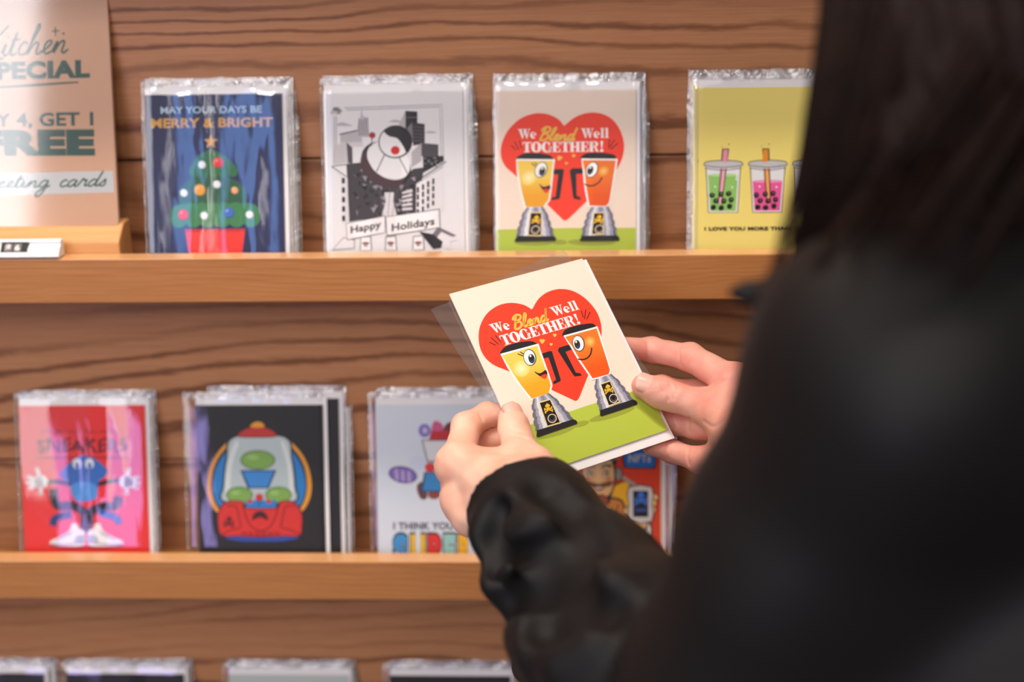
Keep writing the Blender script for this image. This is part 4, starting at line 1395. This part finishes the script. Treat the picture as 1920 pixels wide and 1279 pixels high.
def left_hand():
    W0 = at(1010, 985, .858); W1 = at(982, 935, .877)
    imcp, mmcp, rmcp, pmcp = at(859, 872, .920), at(869, 905, .930), at(868, 938, .916), at(884, 970, .903)
    tm, ti, tt = at(1002, 886, .889), at(971, 822, .911), None
    tt = card_at(957, 783, .0068)
    ti = card_at(968, 822, .0125)
    tm = card_at(1003, 882, .030)
    palm = melt([cone(W0, W1, .026, .0245), cone(W1, imcp, .0225, .0122), cone(W1, mmcp, .0215, .0118), cone(W1, rmcp, .020, .0112), cone(W1, pmcp, .019, .0105),
                 cone(imcp, mmcp, .0120, .0118), cone(mmcp, rmcp, .0118, .0112), cone(rmcp, pmcp, .0112, .0105),
                 cone(W1, tm, .0200, .0125), cone(tm, at(945, 868, .912), .0115, .0085), cone(at(945, 868, .912), imcp, .0090, .0105),
                 cone(at(857, 872, .917), at(863, 868, .915), .0112, .0112), cone(at(867, 940, .912), at(872, 938, .910), .0108, .0108)], .008)
    thumb = chain([(tm, .0116), (ti, .0094), (card_at(963, 800, .0092), .0092), (tt, .0078)], .006)
    it = card_at(948, 776, -0.0108); idp = card_at(915, 777, -0.0148); ip = at(874, 800, .947)
    index = chain([(imcp, .0118), (ip, .0092), (idp, .0077), (it, .0068)], .005)
    middle = chain([(mmcp, .0115), (at(878, 848, .980), .0090), (card_at(922, 824, -0.0263), .0080), (card_at(972, 818, -0.0153), .0070)], .005)
    ring = chain([(rmcp, .0108), (at(888, 900, .966), .0088), (card_at(935, 872, -0.0183), .0078), (card_at(985, 860, -0.0138), .0068)], .005)
    pinky = chain([(pmcp, .0098), (at(905, 935, .945), .0078), (card_at(955, 905, -0.0173), .0068), (card_at(1000, 890, -0.0143), .006)], .004)

    def f(P):
        p = palm(P)
        d = smin(p, thumb(P), .008)
        for g in (index, middle, ring, pinky):
            d = np.minimum(d, smin(p, g(P), .006))
        return d
    return f, (tt, card_at(963, 800, .0092), ti), np.array([W0, imcp, tt, it, pmcp, at(876, 852, .968)])


def right_hand():
    W0 = at(1475, 905, .895); W1 = at(1432, 855, .918)
    imcp, mmcp, rmcp, pmcp = at(1384, 722, .966), at(1392, 760, .968), at(1384, 805, .962), at(1368, 846, .950)
    tc, tm = at(1398, 812, .930), card_at(1330, 764, .024)
    ti, tn, tt = card_at(1262, 744, .0130), card_at(1235, 735, .0098), card_at(1207, 724, .0075)
    palm = melt([cone(W0, W1, .026, .0245), cone(W1, imcp, .0215, .0120), cone(W1, mmcp, .0215, .0120), cone(W1, rmcp, .020, .0115), cone(W1, pmcp, .019, .0108),
                 cone(imcp, mmcp, .0122, .012), cone(mmcp, rmcp, .012, .0115), cone(rmcp, pmcp, .0115, .0108),
                 cone(W1, tc, .020, .0185), cone(tc, tm, .0180, .0120), cone(at(1365, 770, .95), imcp, .009, .0100)], .010)
    thumb = chain([(tm, .0116), (ti, .0096), (tn, .0096), (tt, .0084)], .006)
    index = chain([(imcp, .0116), (at(1294, 670, .997), .0094), (card_at(1222, 656, -0.0148), .0084), (card_at(1150, 650, -0.0118), .0072)], .005)
    middle = chain([(mmcp, .0116), (at(1304, 738, 1.004), .0092), (card_at(1240, 727, -0.0163), .0080), (card_at(1185, 722, -0.0121), .0070)], .005)
    ring = chain([(rmcp, .0110), (at(1308, 800, .985), .0088), (card_at(1268, 794, -0.0113), .0078), (card_at(1226, 784, -0.0118), .0068)], .005)
    pinky = chain([(pmcp, .0102), (at(1312, 862, .970), .0083), (card_at(1262, 848, -0.0118), .0074), (card_at(1222, 838, -0.0111), .0064)], .005)

    def f(P):
        p = palm(P)
        d = smin(p, thumb(P), .008)
        for g in (index, middle, ring, pinky):
            d = np.minimum(d, smin(p, g(P), .006))
        return d
    return f, (tt, tn, ti), np.array([W0, imcp, tt, at(1188, 653, 1.0), pmcp, card_at(1222, 838, -0.0113)])


def skin_detail(P):
    """creases over the joints are left to the shader; a faint unevenness only"""
    return .00025 * np.sin(P[:, 0] * 310 + 2 * np.sin(P[:, 2] * 190)) * np.sin(P[:, 2] * 270 + P[:, 1] * 150)


lh, lth, lpts = left_hand()
rh, rth, rpts = right_hand()


def creased(f, lines):
    g = [on_skin(f, smooth_line(p, 3), r, -r * .45) for p, r in lines]

    def h(P):
        d = f(P)
        for q in g:
            d = smax(d, -q(P), .0016)
        return d
    return h


rh = creased(rh, [([(1247, 722), (1254, 738), (1252, 752)], .0009), ([(1256, 721), (1263, 736), (1262, 748)], .0008), ([(1271, 724), (1268, 738)], .0008), ([(1240, 720), (1246, 734)], .0007),
                  ([(1275, 646), (1272, 664), (1274, 686)], .0009), ([(1214, 640), (1215, 660), (1213, 676)], .0008), ([(1352, 716), (1368, 708), (1384, 694)], .0011),
                  ([(1293, 784), (1290, 800), (1293, 812)], .0008), ([(1252, 836), (1249, 850), (1252, 862)], .0009), ([(1292, 836), (1288, 856), (1291, 872)], .0009),
                  ([(1318, 790), (1335, 800), (1352, 790), (1368, 770)], .0010)])
lh = creased(lh, [([(946, 812), (962, 806), (984, 812)], .0007), ([(944, 820), (962, 815), (988, 822)], .0007), ([(900, 776), (906, 788)], .0008)])
hand_parts = []
for f, pts in ((lh, lpts), (rh, rpts)):
    lo, hi = pts.min(0) - .034, pts.max(0) + .034
    hand_parts.append(skin_field(lambda P, f=f: f(P) + skin_detail(P), lo, hi, .0009))

# ------------------------------------------------------------------ skeleton
UP = np.array([0, 0, 1.])
LS = at(1720, 715, .57)
TR = np.array([math.cos(R(24)), math.sin(R(24)), 0])            # across the shoulders, left to right
TF = np.array([-math.sin(R(24)), math.cos(R(24)), 0])           # where the chest faces
RS = LS + TR * .315
MS = (LS + RS) / 2
NECK = MS + UP * .055 - TF * .01
HEAD = MS + UP * .245 + TF * .045
LE = at(1370, 1450, .69)
LW = at(982, 935, .877)
RW = at(1432, 855, .918)
RE = RS + np.array([.02, .10, -.235])
PEL = MS - UP * .47 - TF * .005
print('shoulders', LS, RS, 'upper arm', np.linalg.norm(LE - LS), 'forearm', np.linalg.norm(LW - LE), 'R', np.linalg.norm(RW - RE))


def leg_pts(s):
    hip = PEL + TR * s * .085 - UP * .03
    foot = np.array([*(PEL + TR * s * .10)[:2], .07])
    knee = (hip + foot) / 2 + TF * .015
    return hip, knee, foot


face = np.stack([TR, TF, UP])
body = melt([cone(PEL - TR * .05, PEL + TR * .05, .105, .105), cone(PEL, MS - UP * .14, .115, .125), cone(MS - UP * .16 - TR * .05, MS - UP * .16 + TR * .05, .10, .10),
             cone(MS - UP * .02, LS, .06, .048), cone(MS - UP * .02, RS, .06, .048), cone(MS, NECK + UP * .09, .058, .052),
             cone(LS, LE, .044, .032), cone(LE, LW, .031, .023), cone(RS, RE, .044, .036), cone(RE, RW, .037, .024)], .03)
headf = melt([blobf(HEAD + UP * .03 - TF * .01, face, (.072, .092, .098)), blobf(HEAD - UP * .045 + TF * .03, face, (.056, .062, .072)),
              cone(HEAD - UP * .09 - TF * .02, NECK, .048, .054), cone(HEAD + TF * .10, HEAD + TF * .118 - UP * .025, .007, .010),
              blobf(HEAD - TR * .074 - UP * .008, face, (.008, .016, .028)), blobf(HEAD + TR * .074 - UP * .008, face, (.008, .016, .028))], .012)
legs = melt([cone(*leg_pts(s)[:2], .08, .052) for s in (-1, 1)] + [cone(*leg_pts(s)[1:], .05, .034) for s in (-1, 1)], .02)
lo = np.array([-.35, -.80, .02]); hi = np.array([.62, .0, 1.75])
torso_part = skin_field(lambda P: smin(smin(body(P), headf(P), .01), legs(P), .03), lo, hi, .006, .02)

# ------------------------------------------------------------------ skin
def skin_mat(name, c0, c1):
    mt, t, b = nt(name)
    n1 = N(t, 'ShaderNodeTexNoise', Scale=45.0, Detail=3.0); L(t, mapped(t, (1, 1, 1)), n1.inputs['Vector'])
    n2 = N(t, 'ShaderNodeTexVoronoi', Scale=1100.0); L(t, mapped(t, (1, 1, 1)), n2.inputs['Vector'])
    L(t, mixc(t, ramp(t, n1.outputs['Fac'], [(.35, (0, 0, 0, 1)), (.68, (1, 1, 1, 1))]), lin(c0), lin(c1)), b.inputs['Base Color'])
    b.inputs['Roughness'].default_value = .46
    b.inputs['Specular IOR Level'].default_value = .38
    b.inputs['Subsurface Weight'].default_value = .3
    b.inputs['Subsurface Radius'].default_value = (.9, .32, .18)
    b.inputs['Subsurface Scale'].default_value = .004
    bp = N(t, 'ShaderNodeBump', Strength=.16, Distance=.0006); L(t, n2.outputs['Distance'], bp.inputs['Height']); L(t, bp.outputs['Normal'], b.inputs['Normal'])
    return mt


M_skin = skin_mat('skin', (247, 200, 176), (240, 178, 154))
M_palm = skin_mat('palm_skin', (234, 172, 154), (226, 148, 134))

PO = np.array([MS[0], MS[1], 0.])
person = link('person', mesh_np('person', [(v - PO, f) for v, f in hand_parts + [torso_part]], [M_skin, M_palm], [0, 1, 0]))
person.location = PO
tag(person, 'long-haired person in a black jacket seen from behind, holding the heart card', 'person')


def worn(name, parts, mats, label=None):
    o = link(name, mesh_np(name, [(v - PO, f) for v, f in parts], mats), person)
    if label: o['label'] = label
    return o


# thumbnails
M_nail = plain('nail', (242, 186, 170), .3)
for (tt, tn, ti), roll in ((lth, .15), (rth, -.1)):
    ax = tt - tn; ax = ax / np.linalg.norm(ax)
    nn = HN - ax * (HN @ ax); nn = nn / np.linalg.norm(nn)
    sd = np.cross(ax, nn)
    nn, sd = nn * math.cos(roll) + sd * math.sin(roll), sd * math.cos(roll) - nn * math.sin(roll)
    V, F = [], []
    nu, nv = 10, 12
    c0 = tt * .90 + tn * .10
    for j in range(nv + 1):
        v = -1 + 2 * j / nv
        for i in range(nu + 1):
            u = -1 + 2 * i / nu
            rad = .0088
            wdt = 1.0 * min(1., (1 - abs(v) ** 4) ** .5 + .05)
            an = u * .95 * wdt
            V.append(c0 + ax * (v * .0072) + sd * (rad * math.sin(an)) + nn * (rad * math.cos(an) - .0001 - .0006 * max(0, v) ** 2 + (.0003 if abs(u) < .95 and v > -.9 else -.0004)))
    for j in range(nv):
        for i in range(nu):
            a = j * (nu + 1) + i
            F.append((a, a + 1, a + nu + 2, a + nu + 1))
    o = worn('thumbnail', [(np.array(V), np.array(F))], [M_nail])
    sm = o.modifiers.new('thick', 'SOLIDIFY'); sm.thickness = .0005; sm.offset = 1

# ------------------------------------------------------------------ jacket
def folds(P):
    a = np.sin(P @ np.array([24, 16, 9.]) + 1.7 * np.sin(P @ np.array([9, -14, 17.])))
    c = np.sin(P @ np.array([-31, 38, 22.]) + 2.1 * np.sin(P @ np.array([15, 11, -9.])) + 1.)
    return .0028 * a + .0016 * c


J_axis = [(LS, .062), (at(1535, 1045, .62), .056), (at(1445, 1279, .66), .058), (LE, .060)]
F_axis = [(LE, .060), (at(1218, 1279, .75), .0585), (at(1092, 1100, .815), .0425), (at(1010, 985, .858), .0355), (at(972, 930, .880), .0345)]
up_arm = chain(J_axis, .03)
fore = chain(F_axis, .02)
r_up = chain([(RS, .064), (RE, .058)], .03)
r_fore = chain([(RE, .058), (RW * .4 + RE * .6, .050), (at(1452, 880, .908), .0345)], .02)
trunk = melt([cone(PEL - TR * .06 + UP * .0, PEL + TR * .06, .135, .135), cone(PEL, MS - UP * .16, .145, .15), cone(MS - UP * .17 - TR * .06, MS - UP * .17 + TR * .06, .125, .125),
              cone(MS - UP * .02 - TF * .015, LS - UP * .003, .078, .060), cone(MS - UP * .02 - TF * .015, RS - UP * .003, .078, .060), cone(MS, NECK + UP * .050, .080, .070)], .04)
ridges = [(.012, .004, [(938, 1080), (1000, 1070), (1075, 1080), (1140, 1110)]), (.011, .004, [(990, 1188), (1030, 1140), (1100, 1098)]),
          (.012, .005, [(1010, 1212), (985, 1270)]), (.010, .004, [(915, 1000), (960, 950), (1030, 930)]), (.010, .004, [(945, 1022), (1010, 992), (1075, 985)]), (.010, .004, [(1060, 1240), (1115, 1205)])]
valleys = [(.007, -.002, [(945, 1052), (1020, 1038), (1095, 1050)]), (.008, -.002, [(950, 1130), (1000, 1110), (1085, 1102)]), (.008, -.002, [(1020, 1178), (1080, 1154), (1130, 1142)]),
           (.006, -.001, [(940, 962), (932, 1010), (936, 1060)]), (.008, -.002, [(1025, 915), (1070, 945), (1105, 1000)])]
RID = [chain([(at(x, y, hit(fore, x, y) + s_), r) for x, y in pts], .01) for r, s_, pts in ridges]
VAL = [chain([(at(x, y, hit(fore, x, y) + s_), r) for x, y in pts], .01) for r, s_, pts in valleys]
hole_l = chain([(at(930, 880, .90), .0345), (at(972, 930, .880), .0305), (at(1010, 985, .858), .0285)], .005)
cutn = np.array(at(972, 930, .880) - at(1010, 985, .858)); cutn /= np.linalg.norm(cutn)
# the opening of the left cuff, cut a little aslant
cut_p = at(966, 938, .8745)
cut_n = cutn * .96 + (CR * -.06 + CU * .02); cut_n /= np.linalg.norm(cut_n)
strap = chain([(at(1366, 549, .60), .0018), (at(1400, 549, .60), .0040), (at(1480, 545, .595), .008), (at(1560, 560, .58), .012)], .006)


def jacket(P):
    d = smin(trunk(P), up_arm(P), .03)
    d = smin(d, r_up(P), .03)
    arm = fore(P)
    arm = np.maximum(arm, (P - cut_p) @ cut_n * .95)
    for g in RID:
        arm = smin(arm, np.maximum(g(P), (P - cut_p) @ cut_n), .016)
    for g in VAL:
        arm = smax(arm, -g(P), .016)
    arm = arm + folds(P * 1.6) * .45
    d = d + folds(P)
    d = smin(d, arm, .012)
    d = smin(d, r_fore(P) + folds(P) * .5, .02)
    d = smin(d, strap(P), .006)
    d = np.maximum(d, -hole_l(P))
    return d


print('jacket...')
jk = skin_field(jacket, np.array([-.14, -.82, .70]), np.array([.62, -.02, 1.48]), .0030, .012)
M_jack, t, b = nt('black_shell_fabric')
n1 = N(t, 'ShaderNodeTexNoise', Scale=1400.0, Detail=2.0); L(t, mapped(t, (1, 1, 1)), n1.inputs['Vector'])
b.inputs['Base Color'].default_value = lin((19, 17, 18))
b.inputs['Roughness'].default_value = .62
b.inputs['Specular IOR Level'].default_value = .28
bp = N(t, 'ShaderNodeBump', Strength=.12, Distance=.0006); L(t, n1.outputs['Fac'], bp.inputs['Height']); L(t, bp.outputs['Normal'], b.inputs['Normal'])
worn('jacket', [jk], [M_jack], 'black waterproof jacket with wrinkled sleeves')

# trousers and shoes
tr = skin_field(melt([cone(*leg_pts(s)[:2], .098, .072) for s in (-1, 1)] + [cone(leg_pts(s)[1], leg_pts(s)[2] + UP * .03, .072, .06) for s in (-1, 1)] + [cone(PEL - TR * .05, PEL + TR * .05, .112, .112)], .03),
                np.array([-.1, -.85, .05]), np.array([.62, -.1, 1.0]), .007, .02)
worn('trousers', [tr], [plain('dark_denim', (30, 32, 40), .8)])
for s in (-1, 1):
    ft = leg_pts(s)[2]
    base = np.array([ft[0], ft[1], .0])
    sh = skin_field(lambda P: np.maximum(melt([cone(base + UP * .045 - TF * .03, base + UP * .032 + TF * .15, .045, .034), cone(base + UP * .06, base + UP * .10, .045, .045)], .02)(P), -P[:, 2]),
                    base - np.array([.22, .22, .005]), base + np.array([.22, .22, .16]), .006, .01)
    worn('shoe', [sh], [plain('shoe_leather', (24, 22, 22), .5)])

# ------------------------------------------------------------------ hair
def hp(px, py, d):
    return at(px + 20 - py * .02, py, d)


hair_body = melt([blobf(HEAD + UP * .035 - TF * .022, face, (.088, .098, .104)), cone(HEAD - TF * .035, NECK + UP * .02 - TF * .035, .088, .076),
                  chain([(hp(1700, -200, .63), .040), (hp(1655, 0, .605), .0270), (hp(1622, 180, .597), .0245), (hp(1580, 330, .595), .0190), (hp(1530, 450, .60), .0085), (hp(1500, 520, .605), .003)], .005),
                  chain([(hp(1850, -150, .63), .06), (hp(1790, 100, .60), .045), (hp(1700, 270, .585), .030), (hp(1600, 390, .588), .014), (hp(1545, 450, .595), .006)], .006),
                  chain([(hp(2050, -100, .65), .07), (hp(1960, 60, .625), .055), (hp(1840, 200, .60), .036), (hp(1690, 330, .583), .020), (hp(1600, 400, .585), .008)], .006),
                  chain([(hp(2160, -60, .68), .075), (hp(2080, 160, .65), .065), (hp(2000, 330, .62), .050), (hp(1880, 420, .59), .030), (hp(1800, 450, .57), .010)], .006)], .025)


def hair_f(P):
    q = P @ CR * 420 + P @ CU * 90
    return hair_body(P) + 0.0016 * np.sin(q + 2 * np.sin(P @ CU * 23)) + .0012 * np.sin(q * 2.3 + 1)


hb = skin_field(hair_f, np.array([.02, -.75, 1.15]), np.array([.52, -.22, 1.78]), .0035, .02)
rnd = random.Random(5)
SV, SF = [], []


def strand(pts, r):
    path = [np.array(p) for p in smooth_line(pts, 6)]
    n = len(path); b0 = len(SV)
    for i, p in enumerate(path):
        d = path[min(i + 1, n - 1)] - path[max(i - 1, 0)]; d /= np.linalg.norm(d) + 1e-9
        a = np.cross(d, UP + CR * .3); a /= np.linalg.norm(a) + 1e-9; c = np.cross(d, a)
        rr = r * (1 - .75 * (i / (n - 1)) ** 2)
        for k in range(4):
            SV.append(p + rr * (a * math.cos(k * math.pi / 2) + c * math.sin(k * math.pi / 2)))
    for i in range(n - 1):
        for k in range(4):
            SF.append((b0 + i * 4 + k, b0 + i * 4 + (k + 1) % 4, b0 + i * 4 + 4 + (k + 1) % 4, b0 + i * 4 + 4 + k))


def lock(ctrl, n, spread, r0, r1):
    """a lock of hair: n strands about one guide line, fanning out and thinning to the tip"""
    for _ in range(n):
        ox, oy, od = rnd.gauss(0, 1), rnd.gauss(0, 1), rnd.gauss(0, 1)
        pts = []
        for i, (x, y, d) in enumerate(ctrl):
            w_ = spread * (.7 + .5 * i / len(ctrl))
            pts.append(hp(x + ox * w_ + rnd.uniform(-2, 2), y + oy * w_ * .5, d + od * .0022))
        strand(pts, rnd.uniform(r0, r1))


for i in range(34):                                             # the sheet that hangs at the left of the face
    u = (i + .5) / 34
    x0 = 1540 + u * 300
    dd = .574 - .012 * math.sin(u * 3)
    lock([(x0 + 22, -70, dd + .018), (x0 - 6, 90, dd + .004), (x0 - 22 - u * 60, 220, dd), (1505 + u * 175, 350, dd + .002), (1486 + u * 96, 440 - u * 20, dd + .010), (1468 + u * 70 + rnd.uniform(-16, 16), 525 - u * 30 + rnd.uniform(-26, 26), dd + .02)],
         22, 8, .0004, .0010)
for i in range(34):                                             # locks sweeping down from the back of the head
    u = (i + .5) / 34
    dd = .535 + .014 * u
    lock([(1830 + u * 270, -120 + u * 130, dd + .055), (1800 + u * 210, 60 + u * 80, dd + .024), (1725 + u * 135, 210 + u * 80, dd + .006), (1640 + u * 95, 320 + u * 66, dd + .010), (1566 + u * 60, 410 + u * 60, dd + .024),
          (1510 + u * 70 + rnd.uniform(-20, 20), 490 + u * 60 + rnd.uniform(-24, 24), dd + .036)], 22, 9, .0004, .0011)
for x, y, ln in ((1900, 210, 1), (1850, 240, .8), (1960, 230, 1.05), (1800, 270, .7), (1720, 320, .5), (1660, 345, .45), (1590, 390, .4)):   # locks fallen on the shoulder
    lock([(x + 60, y - 90, .560), (x + 20, y - 20, .540), (x - 30 * ln, y + 70 * ln, .520), (x - 80 * ln, y + 150 * ln, .5085), (x - 125 * ln, y + 225 * ln, .504), (x - 160 * ln, y + 300 * ln, .504)], 16, 11, .0004, .0010)
for i in range(26):                                             # flyaway strands at the left edge
    j = lambda s: rnd.uniform(-s, s)
    strand([hp(1535 + j(20), -40, .60), hp(1515 + j(16), 150, .59), hp(1490 + j(14), 320, .585), hp(1462 + j(14), 440, .585), hp(1440 + j(16), 530 + j(20), .585)], rnd.uniform(.0003, .0006))
M_hair, t, b = nt('dark_brown_hair')
b.inputs['Base Color'].default_value = lin((38, 24, 20))
b.inputs['Roughness'].default_value = .6
b.inputs['Specular IOR Level'].default_value = .12
nz = N(t, 'ShaderNodeTexNoise', Scale=60.0, Detail=1.0); L(t, mapped(t, (1, 1, 1)), nz.inputs['Vector'])
L(t, mixc(t, nz.outputs['Fac'], lin((9, 6, 5)), lin((38, 21, 16))), b.inputs['Base Color'])
worn('hair', [hb, (np.array(SV), np.array(SF))], [M_hair], 'long dark brown hair swept over the left shoulder')
